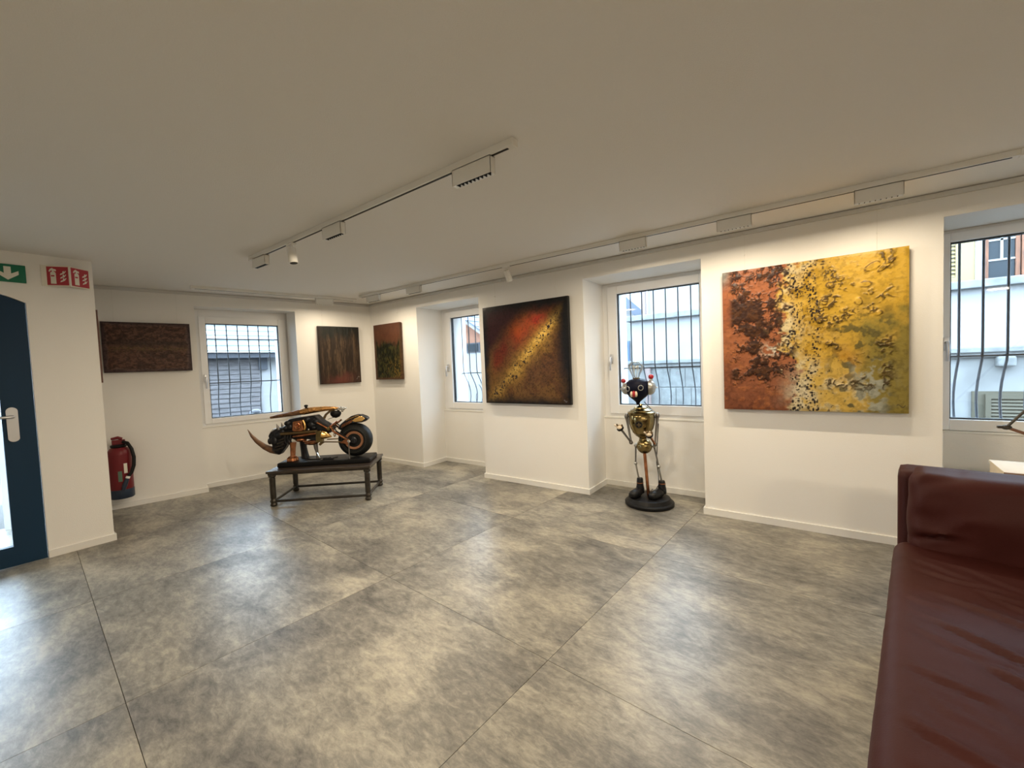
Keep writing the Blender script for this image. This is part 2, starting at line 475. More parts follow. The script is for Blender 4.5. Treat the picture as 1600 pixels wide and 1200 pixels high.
# wrought-iron grilles outside
def grille(label, loc, rz, x0, x1, xs, y, zb, zt, rails, belly, r=0.006, scroll=None):
    root = empty('window_grille', loc, rz)
    tag(root, label, 'grille', 'iron grilles outside the windows')
    prof = [(zt, 0), (1.24, 0), (1.17, 0.012), (1.10, 0.055), (1.02, 0.098), (0.94, 0.125), (0.86, 0.13), (0.78, 0.115), (0.71, 0.085), (zb, 0.05)]
    for i, x in enumerate(xs):
        MB().tube([(x, y + o * belly, z) for z, o in prof], r, 8).build('bar', M['iron'], root, smooth=60)
    for z in rails:
        oo = 0.05 * belly if z < 0.7 else 0
        MB().box(x0, x1, y + oo - 0.004, y + oo + 0.004, z - 0.006, z + 0.006).build('crossbar', M['iron'], root)
    if scroll:
        for sx in scroll:
            pts = []
            for k in range(26):
                t = k / 25
                ang = R(80) - t * R(330)
                rr = 0.11 - 0.075 * t
                pts.append((sx + 0.05 + math.cos(ang) * rr * 0.8, y + 0.09 * belly, 0.86 + math.sin(ang) * rr * 1.5))
            MB().tube(pts, 0.005, 6).build('scroll', M['iron'], root, smooth=60)
    return root
gy = 0.63
grille('black iron grille with bellied bars behind the window above the rhino motorbike', WC, WROT, -1.90, -1.05, [-1.86 + 0.112 * i for i in range(8)], 0.40, 0.66, 2.03, (0.66, 1.195, 1.72), 1.0)
grille('black iron grille with a curled scroll in the window beside the red and gold painting', (0, NY, 0), 0, -3.88, -3.13, [-3.86, -3.74, -3.62, -3.50, -3.38, -3.26, -3.15], gy, 0.66, 2.03, (0.66, 1.185, 2.0), 1.0, scroll=[-3.74, -3.38])
grille('black iron grille with bellied bars behind the lightbulb-headed robot', (0, NY, 0), 0, -1.585, -0.785, [-1.50 + 0.1165 * i for i in range(7)], gy, 0.66, 2.03, (0.66, 1.185), 1.0)
grille('black iron grille in the rightmost window, behind the desk lamp arm', (0, NY, 0), 0, 0.745, 1.57, [0.84 + 0.1135 * i for i in range(7)], gy, 0.66, 2.03, (0.66, 1.20), 1.0, r=0.0075)

# ------------------------------------------------------------------ entrance door
d1 = empty('door_1', (DX - 0.05, -0.58, 0)); tag(d1, kind='structure')
def archz(y, inset=0.0):
    Rr = 1.01 - inset
    return 1.842 + math.sqrt(max(Rr*Rr - (y+0.105)**2, 0)) - math.sqrt(1.01*1.01 - 0.477**2)
off = (-(DX - 0.05), 0.58, 0)
x0, x1 = DX - 0.05, DX - 0.002
g0, g1, gb = -0.42, 0.215, 0.14
b = MB(off)
b.box(x0, x1, -0.578, g0, 0.004, 1.842); b.box(x0, x1, g1, 0.368, 0.004, 1.842); b.box(x0, x1, g0, g1, 0.004, gb)
n = 16
lo = [(-0.578 + 0.946*k/n) for k in range(n + 1)]
top = [(y, archz(y) - 0.004) for y in lo]
inn = [(y, archz(y, 0.15)) for y in [g0 + (g1-g0)*k/n for k in range(n + 1)]]
ys_all = sorted(set([round(y, 5) for y, _ in top] + [g0, g1]))
for ya, yb in zip(ys_all[:-1], ys_all[1:]):
    lo_z = lambda y: archz(min(max(y, g0), g1), 0.15) if (ya >= g0 - 1e-6 and yb <= g1 + 1e-6) else 1.842
    b.prism([(ya, lo_z(ya)), (yb, lo_z(yb)), (yb, archz(yb) - 0.004), (ya, archz(ya) - 0.004)], x0, x1, 'yz')
leaf = b.build('door_leaf', M['door'], d1)
MB(off).prism([(g0, gb), (g1, gb)] + inn[::-1], x0 + 0.02, x0 + 0.028, 'yz').build('door_pane', M['glass'], leaf)
b = MB(off); pl = []
for k in range(24):
    q = 2*math.pi*k/24; cy = 0.262; rr = 0.027
    pl.append((cy + rr*math.cos(q), (1.083 if math.sin(q) >= 0 else 0.897) + rr*math.sin(q)))
b.prism(pl, x1 - 0.001, x1 + 0.008, 'yz')
plate = b.build('handle_plate', M['alu'], leaf)
MB(off).tube([(x1 + 0.006, 0.262, 1.045), (x1 + 0.05, 0.262, 1.045), (x1 + 0.056, 0.25, 1.045), (x1 + 0.056, 0.20, 1.045), (x1 + 0.052, 0.14, 1.043)], [0.011, 0.010, 0.010, 0.010, 0.009], 12).build('door_lever', M['alu'], plate, smooth=50)

# ------------------------------------------------------------------ safety signs
sg = empty('exit_sign', (DX, 0.20, 1.98)); tag(sg, 'green exit sign with a pale down arrow above the blue door', 'sign')
MB().box(0.0, 0.012, -0.16, 0.183, 0.0, 0.122).build('sign_panel', M['green'], sg, bevel=0.002)
ac = 0.100
MB().prism([(ac-0.016, 0.105), (ac+0.016, 0.105), (ac+0.016, 0.058), (ac+0.050, 0.080), (ac+0.050, 0.054), (ac, 0.014), (ac-0.050, 0.054), (ac-0.050, 0.080), (ac-0.016, 0.058)], 0.012, 0.014, 'yz').build('arrow', M['signw'], sg)
sv = empty('fire_extinguisher_sign', (DX, 0.59, 1.975)); tag(sv, 'V-shaped red fire extinguisher sign on the pier beside the blue door', 'sign')
MB().box(0, 0.006, -0.135, -0.10, 0.0, 0.15).build('mounting_strip', M['signw'], sv)
for sgn in (-1, 1):
    # panel from the wall out to the ridge
    p0 = Vector((0.0, sgn * 0.115, 0)); p1 = Vector((0.075, 0, 0))
    e = (p1 - p0) if sgn < 0 else (p0 - p1)
    org = p0 if sgn < 0 else p1
    ln = e.length; ex = e.normalized(); nz_ = Vector((ex.y, -ex.x, 0))
    if nz_.x < 0: nz_ = -nz_
    Mx = Matrix((ex, nz_, Vector((0, 0, 1)))).transposed().to_4x4(); Mx.translation = org
    def sub(poly, a0, a1, name, mt, par):
        q = MB().prism(poly, a0, a1, 'xz'); q.v = [tuple(Mx @ Vector(p)) for p in q.v]
        return q.build(name, mt, par)
    pan = sub([(0, 0), (ln, 0), (ln, 0.15), (0, 0.15)], -0.003, 0.0, 'sign_panel', M['signw'], sv)
    sub([(0.008, 0.008), (ln-0.008, 0.008), (ln-0.008, 0.142), (0.008, 0.142)], 0.0, 0.001, 'red_field', M['signr'], pan)
    ic = [(0.030, 0.018), (0.060, 0.018), (0.060, 0.095), (0.055, 0.104), (0.050, 0.106), (0.050, 0.112), (0.062, 0.108), (0.062, 0.122), (0.047, 0.126), (0.043, 0.132), (0.030, 0.126), (0.021, 0.108), (0.027, 0.104), (0.034, 0.114), (0.040, 0.114), (0.040, 0.106), (0.030, 0.098)]
    sub(ic, 0.001, 0.002, 'extinguisher_icon', M['signw'], pan)
    sub([(0.033, 0.070), (0.052, 0.070), (0.052, 0.080), (0.033, 0.080)], 0.002, 0.0025, 'icon_label', M['signr'], pan)
    for k in range(3):
        zc = 0.030 + 0.026 * k
        fl_ = [(0.082, zc), (0.090, zc + 0.002), (0.108, zc + 0.012), (0.118, zc + 0.030), (0.112, zc + 0.030), (0.107, zc + 0.020), (0.104, zc + 0.030), (0.098, zc + 0.026), (0.097, zc + 0.014), (0.092, zc + 0.014), (0.086, zc + 0.010)]
        sub(fl_, 0.001, 0.002, 'flame_icon', M['signw'], pan)

# ------------------------------------------------------------------ fire extinguisher
fe = empty('fire_extinguisher', (-5.45, 0.955, 0.13), WROT + R(0))
tag(fe, 'red fire extinguisher with black hose hung low on the wall behind the pier', 'fire extinguisher')
er = 0.092
MB().lathe([(er*0.93, 0), (er, 0.008), (er, 0.085), (er*0.99, 0.088)], n=28).build('base_ring', M['navy'], fe, smooth=40)
MB().lathe([(er*0.97, 0.088), (er*0.985, 0.10), (er*0.985, 0.42), (er*0.93, 0.455), (er*0.70, 0.485), (er*0.42, 0.498), (er*0.40, 0.515)], n=28).build('cylinder', M['ext_red'], fe, smooth=40)
MB().lathe([(0.055, 0.492), (0.060, 0.498), (0.060, 0.515), (0.040, 0.522)], n=20).build('collar', M['black'], fe, smooth=40)
b = MB(); b.box(-0.045, 0.05, -0.018, 0.018, 0.52, 0.565); b.tube([(0.03, -0.0, 0.57), (0.0, 0, 0.585), (-0.05, 0, 0.578)], [0.014, 0.016, 0.012], 10)
b.build('valve_head', M['ext_red'], fe, bevel=0.006)
MB().tube([(0.03, -0.02, 0.545), (0.065, -0.03, 0.53), (0.092, -0.055, 0.47), (0.105, -0.07, 0.39), (0.100, -0.078, 0.31), (0.080, -0.088, 0.245), (0.055, -0.096, 0.21)], 0.0145, 12).build('hose', M['black'], fe, smooth=60)
MB().tube([(0.055, -0.098, 0.215), (0.048, -0.100, 0.195)], 0.017, 12).build('hose_clip', M['white'], fe, smooth=40)
MB().tube([(0.048, -0.101, 0.195), (0.025, -0.106, 0.13), (0.012, -0.108, 0.085)], [0.015, 0.020, 0.012], 12).build('nozzle', M['navy'], fe, smooth=40)
def wrap(b, a0, a1, z0, z1, r, n=6):
    vs = []; fs = []
    for k in range(n + 1):
        q = R(a0 + (a1 - a0) * k / n)
        for rr in (r, r + 0.0012):
            for z in (z0, z1): vs.append((math.cos(q)*rr, math.sin(q)*rr, z))
    for k in range(n):
        i = k*4; fs += [(i+2, i+6, i+7, i+3), (i, i+1, i+5, i+4), (i+1, i+3, i+7, i+5), (i, i+4, i+6, i+2)]
    fs += [(0, 2, 3, 1), (n*4, n*4+1, n*4+3, n*4+2)]
    b.add(vs, fs)
b = MB(); wrap(b, -72, -55, 0.245, 0.34, er*0.985); b.build('instruction_label', M['signw'], fe)
b = MB(); wrap(b, -100, -82, 0.17, 0.27, er*0.985); b.build('inspection_tag', mat('dull_green_tag', (0.10, 0.18, 0.13), 0.6), fe)
MB().box(-0.02, 0.02, 0.088, 0.109, 0.30, 0.50).build('wall_bracket', M['black'], fe)

# ------------------------------------------------------------------ ceiling tracks and lamps
def track(label, p0, p1):
    p0 = Vector(p0); p1 = Vector(p1); d = p1 - p0; L_ = d.length; a = math.atan2(d.y, d.x)
    root = empty('ceiling_track', (p0.x, p0.y, CEIL), a); tag(root, label, 'light track')
    MB().box(0, L_, -0.017, 0.017, -0.030, 0.0).build('track_profile', M['white'], root, bevel=0.0015)
    MB().box(0.03, L_ - 0.03, -0.006, 0.006, -0.0312, -0.030).build('track_slot', M['black'], root)
    for x in (0.0, L_):
        MB().box(x - 0.006, x + 0.006, -0.020, 0.020, -0.034, 0.0).build('end_cap', M['white'], root, bevel=0.002)
    return root
track('white ceiling light track in the middle of the room', (-0.985, 1.435), (-3.55, 1.47))
track('long white ceiling light track along the wall of windows', (0.82, 3.08), (-4.48, 3.06))
track('short white ceiling track along the wall above the motorbike', (-5.04, 1.51), (-4.715, 3.15))

def light(parent, loc, power, size, rot, spread=140, sy=None):
    ld = bpy.data.lights.new('lamp_light', 'AREA')
    ld.shape = 'RECTANGLE'; ld.size = size; ld.size_y = sy or 0.018
    ld.energy = power * LAMP_W; ld.color = LAMP_COL; ld.spread = R(spread)
    lo_ = bpy.data.objects.new('lamp_light', ld); C.objects.link(lo_)
    lo_.parent = parent; lo_.location = loc; lo_.rotation_euler = rot
    return lo_
def box_lamp(label, x, y, ln, a, power, tilt=0.0, hgt=0.072, spread=180):
    root = empty('track_lamp', (x, y, CEIL - 0.031), a); tag(root, label, 'lamp', 'box lamps on the ceiling tracks')
    w = 0.0165
    b = MB()
    b.box(-ln/2, ln/2, -w, -w + 0.002, -hgt, 0); b.box(-ln/2, ln/2, w - 0.002, w, -hgt, 0)
    b.box(-ln/2, -ln/2 + 0.002, -w, w, -hgt, 0); b.box(ln/2 - 0.002, ln/2, -w, w, -hgt, 0); b.box(-ln/2, ln/2, -w, w, -0.003, 0)
    b.build('housing', M['white'], root)
    nC = max(5, int(ln / 0.022))
    b = MB(); b.box(-ln/2 + 0.002, ln/2 - 0.002, -w + 0.002, w - 0.002, -hgt + 0.012, -hgt + 0.014)
    for k in range(1, nC):
        xx = -ln/2 + ln * k / nC; b.box(xx - 0.0015, xx + 0.0015, -w + 0.002, w - 0.002, -hgt + 0.001, -hgt + 0.012)
    lou = b.build('louvre', M['black'], root)
    b = MB()
    for k in range(nC):
        xx = -ln/2 + ln * (k + 0.5) / nC; b.box(xx - 0.0025, xx + 0.0025, -0.0025, 0.0025, -hgt + 0.010, -hgt + 0.012)
    b.build('led_row', M['led'], lou)
    if power > 0: light(root, (0, 0, -hgt - 0.001), power, ln * 0.9, (R(tilt), 0, 0), spread)
    return root
def spot_lamp(label, x, y, a, power, tiltdir, tilt, spread=60):
    root = empty('spot_lamp', (x, y, CEIL - 0.031), a); tag(root, label, 'lamp', 'cylinder spots on the ceiling tracks')
    MB().box(-0.04, 0.04, -0.0165, 0.0165, -0.012, 0).build('adapter', M['white'], root, bevel=0.002)
    MB().tube([(0, 0, -0.01), (0, 0, -0.035)], 0.008, 10).build('stem', M['white'], root, smooth=40)
    ax_ = Vector((math.sin(R(tilt)) * math.cos(tiltdir), math.sin(R(tilt)) * math.sin(tiltdir), -math.cos(R(tilt))))
    c0 = Vector((0, 0, -0.035)); c1 = c0 + ax_ * 0.10
    MB().tube([c0 - ax_*0.004, c0, c1], [0.026, 0.029, 0.029], 20).build('cylinder', M['white'], root, smooth=40)
    MB().tube([c1 - ax_*0.0002, c1 + ax_ * 0.0015], 0.024, 20).build('lens', M['black'], root, smooth=40)
    ld = bpy.data.lights.new('lamp_light', 'SPOT'); ld.energy = power * LAMP_W; ld.color = LAMP_COL
    ld.spot_size = R(spread); ld.spot_blend = 0.8; ld.shadow_soft_size = 0.02
    lo_ = bpy.data.objects.new('lamp_light', ld); C.objects.link(lo_); lo_.parent = root
    lo_.location = c1 + ax_ * 0.026
    lo_.rotation_euler = ax_.to_track_quat('-Z', 'Y').to_euler()
    return root
box_lamp('largest white box lamp at the near end of the middle ceiling track', -1.215, 1.438, 0.225, 0, 15, 0, spread=180)
box_lamp('white box lamp halfway along the middle ceiling track', -2.365, 1.455, 0.20, 0, 9.5, 0, spread=180)
spot_lamp('white cylinder spot hanging from the middle ceiling track', -2.905, 1.462, 0, 5, R(20), 8, 80)
box_lamp('white box lamp with a bright underside at the far end of the middle ceiling track', -3.39, 1.468, 0.21, 0, 2.0, 0, spread=180)
TW = 0
box_lamp('white box lamp above the right half of the orange and yellow painting', 0.306, 3.08, 0.205, 0, 5.2, TW)
box_lamp('white box lamp above the left edge of the orange and yellow painting', -0.40, 3.077, 0.20, 0, 5.0, TW)
box_lamp('white box lamp above the window with the robot', -1.068, 3.073, 0.20, 0, 5.5, TW)
spot_lamp('white cylinder spot on the track in front of the red and gold painting', -2.24, 3.066, 0, 14, R(90), 26, 75)
box_lamp('white box lamp near the narrow window at the far end of the long track', -3.50, 3.063, 0.22, 0, 5.5, TW)
box_lamp('white box lamp nearest the corner on the long track', -4.22, 3.061, 0.24, 0, 4.5, TW)
box_lamp('white box lamp above the dark streaked painting on the short track', -4.787, 2.77, 0.20, R(78.8), 2.5, TW)
# track and lamps added behind the viewer to brighten the ceiling
track('added white ceiling light track over the unseen near part of the room', (4.3, -1.0), (0.2, -1.0))
for k, xx in enumerate((3.7, 2.2, 0.7)):
    box_lamp(('added white box lamp at the far end of the unseen near track', 'added white box lamp in the middle of the unseen near track', 'added white box lamp nearest the viewer on the unseen near track')[k], xx, -1.0, 0.22, 0, (27, 31, 22)[k])

# ------------------------------------------------------------------ paintings
def hsh(ix, iy, s):
    n = (ix.astype(np.int64) * 374761393 + iy.astype(np.int64) * 668265263 + s * 144269504) & 0x7fffffff
    n = ((n ^ (n >> 13)) * 1274126177) & 0x7fffffff
    n = n ^ (n >> 16)
    return (n & 0xffff) / 65535.0
def vn(x, y, s):
    ix = np.floor(x); iy = np.floor(y); fx = x - ix; fy = y - iy
    fx = fx*fx*(3-2*fx); fy = fy*fy*(3-2*fy)
    a = hsh(ix, iy, s); b_ = hsh(ix+1, iy, s); c = hsh(ix, iy+1, s); d = hsh(ix+1, iy+1, s)
    return (a*(1-fx)+b_*fx)*(1-fy) + (c*(1-fx)+d*fx)*fy
def fbm(x, y, s, o=5, g=0.55):
    t = 0; a = 1.0; n = 0
    for k in range(o):
        t = t + a * vn(x, y, s + k*17); n += a; a *= g; x = x*2.03+3.1; y = y*2.03+1.7
    return t / n
def sm(a, b_, x):
    t = np.clip((x - a) / (b_ - a), 0, 1); return t*t*(3-2*t)
def mix(c0, c1, t):
    t = np.clip(t, 0, 1)[..., None]
    return np.asarray(c0) * (1 - t) + np.asarray(c1) * t
def dots(u, v, n, s, rmin, rmax, dens):
    # irregular dark specks: a jittered cell pattern
    gx, gy_ = u * n, v * n; best = np.full(u.shape, -1.0)
    for dx in (-1, 0, 1):
        for dy in (-1, 0, 1):
            cx = np.floor(gx) + dx; cy = np.floor(gy_) + dy
            px = cx + hsh(cx, cy, s); py = cy + hsh(cx, cy, s+1)
            rr = rmin + (rmax-rmin) * hsh(cx, cy, s+2)**2
            on = hsh(cx, cy, s+3) < np.interp(0, [0], [0]) + dens
            asp = 0.6 + 0.9 * hsh(cx, cy, s+4)
            dd = np.sqrt(((gx-px)*asp)**2 + ((gy_-py)/asp)**2)
            best = np.maximum(best, np.where(on, 1 - dd / rr, -1))
    return np.clip(best * 3, 0, 1)

def paint_gold(u, v):          # orange to yellow relief painting
    n1 = fbm(u*4, v*4, 1); n2 = fbm(u*11, v*11, 5); n3 = fbm(u*26, v*26, 9, 4); n4 = fbm(u*60, v*60, 13, 3)
    uu = u + (n1 - 0.5) * 0.34 + (n2 - .5)*.20 + (n3-.5)*.10
    orange = mix((0.30, 0.105, 0.044), (0.15, 0.050, 0.026), sm(0.55, 0.0, v) * .8 + (n2-.5)*.8)
    orange = mix(orange, (0.36, 0.13, 0.045), sm(.55, .7, n3) * .6)
    yellow = mix((0.46, 0.27, 0.022), (0.26, 0.145, 0.012), sm(0.42, 0.68, n2*.6 + n3*.4))
    cream = mix((0.50, 0.33, 0.07), (0.56, 0.46, 0.26), sm(0.42, 0.62, n2*.5+n3*.5))
    c = mix(orange, cream, sm(0.37, 0.41, uu))
    c = mix(c, yellow, sm(0.44, 0.56, uu) * sm(0.12, 0.36, v + (n1-.5)*.5) * (0.55 + .5*sm(.4, .6, n3)))
    c = mix(c, (0.45, 0.28, 0.03), sm(0.50, 0.66, uu) * 0.7 * sm(0.25, 0.6, v + (n2-.5)*.3))
    ol = sm(0.62, 0.80, u + (n1-.5)*.5) * sm(0.66, 0.42, v + (n2-.5)*.6)
    c = mix(c, (0.165, 0.135, 0.028), ol * 0.85)
    c = mix(c, (0.09, 0.075, 0.022), sm(.5, .62, n3) * sm(.56, .70, u) * sm(.96, .9, u) * sm(.72, .5, v + (n1-.5)*.3) * .9)
    gr = sm(0.60, 0.74, u + (n1-.5)*.4) * sm(0.93, 0.86, u) * sm(0.34, 0.2, v + (n2-.5)*.4)
    c = mix(c, (0.30, 0.30, 0.235), gr * sm(0.42, 0.56, n3))
    am = np.exp(-(((u-.70)/.07)**2 + ((v-.33)/.09)**2)); c = mix(c, (0.36, 0.165, 0.008), am * 0.8 * sm(.3, .55, n2))
    lw = np.exp(-(((u-.46)/.08)**2 + ((v-.12)/.13)**2)); c = mix(c, (0.56, 0.50, 0.36), lw * .85 * sm(.3, .5, n2))
    wp = np.exp(-(((u-0.30)/.055)**2 + ((v-0.42)/.04)**2)); c = mix(c, (0.52, 0.47, 0.38), wp * sm(.42, .55, n3) * 1.3)
    tl = sm(0.08, 0.0, u + (n2-.5)*.08) * sm(0.86, 0.97, v + (n2-.5)*.1); c = mix(c, (0.22, 0.22, 0.20), tl)
    # dark ridged clusters on the left
    rid = 1 - np.abs(2 * fbm(u*15, v*15, 21, 4, .6) - 1) * 2.2
    rid2 = 1 - np.abs(2 * fbm(u*30, v*30, 25, 3, .6) - 1) * 2.2
    ln = fbm(u*7, v*7, 29, 3)
    core = np.exp(-(((u - 0.21 + (v-.5)*.20)/.12)**2 + ((v-.55)/.20)**2)) + .75*np.exp(-(((u-.33)/.07)**2 + ((v-.83)/.12)**2)) + .45*np.exp(-(((u-.12)/.08)**2 + ((v-.80)/.15)**2)) + .55*np.exp(-(((u-.20)/.16)**2 + ((v-.27)/.035)**2))
    fld = 0.30*core + 0.42*(np.maximum(rid, rid2) - .5) + 0.9*(ln - .5) + .5*(n3 - .5)
    dk = sm(0.10, 0.26, fld) * sm(.03, .07, u) * sm(.46, .40, u + (n2-.5)*.1) * sm(.10, .2, v)
    c = mix(c, mix((0.022, 0.011, 0.009), (0.10, 0.045, 0.018), sm(.48, .66, n4)), dk * 0.93)
    wash = sm(.02, .3, fld) * (u < .45) * sm(.45, .38, u)
    c = mix(c, c * np.array([.62, .52, .5]), wash * .6)
    # scattered dark crust on the yellow side
    rr = sm(0.50, 0.60, u) * sm(0.97, 0.9, u) * sm(0.10, .18, v) * sm(0.45, 0.75, rid2) * sm(.47, .54, n1*.45 + n2*.55 + (0.45-v)*.10)
    c = mix(c, (0.06, 0.035, 0.010), rr * 0.92)
    # black specks down the middle
    b1 = np.exp(-((u - 0.425 - .015*np.sin(v*11))/.022)**2); b2 = np.exp(-((u - 0.545 + .02*np.sin(v*9))/.024)**2)
    band = 0.9*b1 + 1.1*b2 + 0.55*np.exp(-((u-.49)/.09)**2)
    ds = dots(u, v, 58, 31, .22, .66, 0.75) * sm(0.46, 0.72, band * (0.35 + 1.2*n2))
    ds = np.maximum(ds, dots(u, v, 42, 41, .15, .5, .35) * sm(.4, .7, band) * sm(.4, .6, n1))
    ds = np.maximum(ds, dots(u, v, 44, 47, .12, .42, .30) * sm(.36, .42, u) * sm(.80, .55, u) * .9)
    ds = np.maximum(ds, dots(u, v, 30, 43, .2, .6, .8) * np.exp(-(((u-.49)/.07)**2 + ((v-.02)/.06)**2)))
    c = mix(c, (0.012, 0.008, 0.010), ds)
    c = mix(c, c * 0.72, sm(.52, .66, n4) * .8)
    # raised gold loops top right
    lp = np.zeros_like(u); fill = np.zeros_like(u)
    w1 = (n2-.5)*1.5; 
    for cu, cv, a_, b_, rot in ((.835,.905,.045,.020,.5), (.90,.905,.055,.012,.75), (.80,.80,.04,.022,-.1), (.63,.82,.022,.028,.9), (.60,.72,.018,.024,.3), (.83,.745,.014,.014,0), (.70,.655,.022,.016,.5), (.77,.70,.02,.026,.2), (.57,.60,.016,.02,.1), (.68,.85,.02,.012,.4), (.86,.62,.02,.015,.2), (.62,.45,.02,.013,.3)):
        du = (u-cu)*math.cos(rot)+(v-cv)*math.sin(rot); dv = -(u-cu)*math.sin(rot)+(v-cv)*math.cos(rot)
        q = np.sqrt((du/a_)**2+(dv/b_)**2) + w1
        lp = np.maximum(lp, np.exp(-((q-1)/.22)**2)); fill = np.maximum(fill, sm(1.1, .7, q))
    c = mix(c, (0.07, 0.035, 0.010), np.clip(lp - .35, 0, 1) * 1.4 * sm(.35, .55, n3))
    sg_ = np.exp(-((v - 0.045 - .008*np.sin(u*160))/.004)**2) * (u > .945) * (u < .985)
    c = mix(c, (0.05, 0.04, 0.02), sg_)
    h = 0.005*fill + 0.002*lp + 0.0075*dk*n3 + 0.005*rr + 0.0028*n3 + 0.0016*n4 + 0.001*ds
    return c, h
def paint_red(u, v):           # black, red and gold diagonal
    n1 = fbm(u*3.2, v*3.2, 51); n2 = fbm(u*9, v*9, 55); n3 = fbm(u*30, v*30, 59, 4); n4 = fbm(u*70, v*70, 65, 3)
    dgl = (v - u*0.92) + (n1-.5)*.20 + (n2-.5)*.06
    c = mix((0.105, 0.045, 0.011), (0.055, 0.022, 0.008), sm(.4, .6, n2*.6+n3*.4))
    c = mix(c, (0.17, 0.085, 0.017), sm(.5, .64, n1*.5+n2*.5) * .7)
    band = np.exp(-((dgl - 0.0)/0.105)**2)
    mid_ = np.exp(-((u+v-1.15)/.48)**2)
    c = mix(c, (0.34, 0.20, 0.034), np.clip(band * (0.4 + 1.1*n2) * (.35 + .85*mid_), 0, 1))
    c = mix(c, (0.58, 0.38, 0.09), np.clip(np.exp(-((dgl-.01)/0.06)**2) * sm(.36, .6, n2*.6+n3*.4) * (mid_ + .2), 0, 1) * .9)
    red = np.exp(-((dgl - 0.30)/0.13)**2) * sm(0.22, 0.5, v) * sm(.05, .16, u)
    c = mix(c, (0.16, 0.014, 0.006), np.clip(red * (.1 + 1.4*n2*n1*1.6), 0, 1))
    c = mix(c, (0.27, 0.052, 0.007), np.clip(np.exp(-(((u-.43)/.12)**2 + ((v-.76)/.13)**2)), 0, 1) * 1.3 * n2)
    c = mix(c, (0.035, 0.007, 0.008), sm(0.40, 0.60, dgl))
    gr = dots(u, v, 80, 61, .2, .5, .6); c = mix(c, c*0.4, gr * sm(.45, .6, fbm(u*14, v*14, 63)) * sm(.25, .0, dgl) * .9)
    e = np.minimum.reduce([u*1.3, (1-u)*.9, v*1.1, (1-v)*1.0]) + (n1-.5)*.09 + (n2-.5)*.07 + (n3-.5)*.03
    c = mix((0.008, 0.007, 0.008), c, sm(0.02, 0.15, e))
    ds = dots(u, v, 50, 71, .16, .55, .6) * sm(.45, .8, band + (n2-.5)*.7)
    ds = np.maximum(ds, dots(u, v, 22, 75, .14, .46, .6) * sm(.5, .8, band) * sm(.45, .55, n1+n2-.5))
    ds = np.maximum(ds, dots(u, v, 34, 79, .08, .25, .4) * (dgl < 0) * .9)
    c = mix(c, (0.012, 0.006, 0.010), ds * sm(.05, .12, e))
    c = mix(c, c*.6, sm(.5, .7, n4))
    sg_ = np.exp(-((v - 0.035 - .008*np.sin(u*150))/.004)**2) * (u > .93) * (u < .965)
    c = mix(c, (0.16, 0.16, 0.17), sg_)
    return c, 0.0014*n3 + 0.0015*ds + 0.0008*n4
def paint_brown(u, v):         # wide brown relief with horizontal bands
    n1 = fbm(u*3, v*8, 101); n2 = fbm(u*22, v*22, 105, 4); n3 = fbm(u*46, v*40, 109, 3)
    c = mix((0.060, 0.028, 0.019), (0.125, 0.060, 0.042), sm(.42, .62, n2))
    c = mix(c, (0.17, 0.10, 0.045), np.exp(-((v-.47 + (n1-.5)*.1)/.06)**2) * sm(.4, .6, n3))
    c = mix(c, (0.035, 0.022, 0.017), np.exp(-((v-.58)/.05)**2) * .7)
    e = np.minimum.reduce([u*1.3, (1-u)*1.3, v, 1-v]) + (fbm(u*7, v*7, 113)-.5)*.12
    c = mix((0.085, 0.050, 0.045), c, sm(.035, .065, e))
    ed = np.minimum.reduce([u, (1-u), v*.8, (1-v)])
    c = mix((0.05, 0.030, 0.032), c, sm(.0, .07, ed))
    c = mix(c, (0.15, 0.09, 0.08), np.exp(-((e-.06)/.012)**2) * .6)
    c = mix(c, c*.5, sm(.5, .66, n3))
    return c, 0.004*n2*sm(.03,.1,e) + 0.002*n3
def paint_streak(u, v):        # dark brown with vertical runs
    n1 = fbm(u*26, v*2.2, 131); n2 = fbm(u*50, v*14, 135, 4); n3 = fbm(u*6, v*6, 139)
    c = mix((0.026, 0.016, 0.010), (0.085, 0.052, 0.028), sm(.42, .66, n1*.6+n2*.4))
    c = mix(c, (0.010, 0.011, 0.008), sm(.74, .95, v + (n3-.5)*.3))
    c = mix(c, (0.018, 0.012, 0.009), sm(.12, .0, u) + sm(.86, 1., u)*.6)
    c = mix(c, (0.13, 0.035, 0.025), sm(.24, .08, v + (n3-.5)*.2) * np.exp(-((u-.5)/.3)**2) * .8)
    sg_ = np.exp(-((v - 0.09 - (u-.92)*.5 - .012*np.sin(u*90))/.006)**2) * (u > .88) * (u < .96)
    c = mix(c, (0.24, 0.18, 0.16), sg_)
    return c, 0.004*n1 + 0.002*n2
def paint_green(u, v):         # rust top, dark green growth below
    n1 = fbm(u*5, v*4, 151); n2 = fbm(u*16, v*16, 155, 4); n3 = fbm(u*36, v*36, 159, 3)
    c = mix((0.115, 0.045, 0.022), (0.075, 0.028, 0.016), n2)
    msk = sm(.78, .62, v + (n1-.5)*.45) * sm(0.0, .12, u)
    g = mix((0.010, 0.012, 0.006), (0.040, 0.038, 0.012), sm(.45, .65, n2))
    g = mix(g, (0.15, 0.095, 0.02), sm(.58, .78, n3 + (u-.5)*.35) * sm(.6, .1, v))
    c = mix(c, g, msk)
    c = mix(c, (0.085, 0.038, 0.018), sm(.06, .0, v) + sm(.95, 1., u)*.7)
    return c, 0.005*n2*msk + 0.001*n3
def paint_rust(u, v):
    n2 = fbm(u*12, v*12, 181, 4)
    return mix((0.10, 0.045, 0.035), (0.17, 0.09, 0.07), n2), 0.002*n2

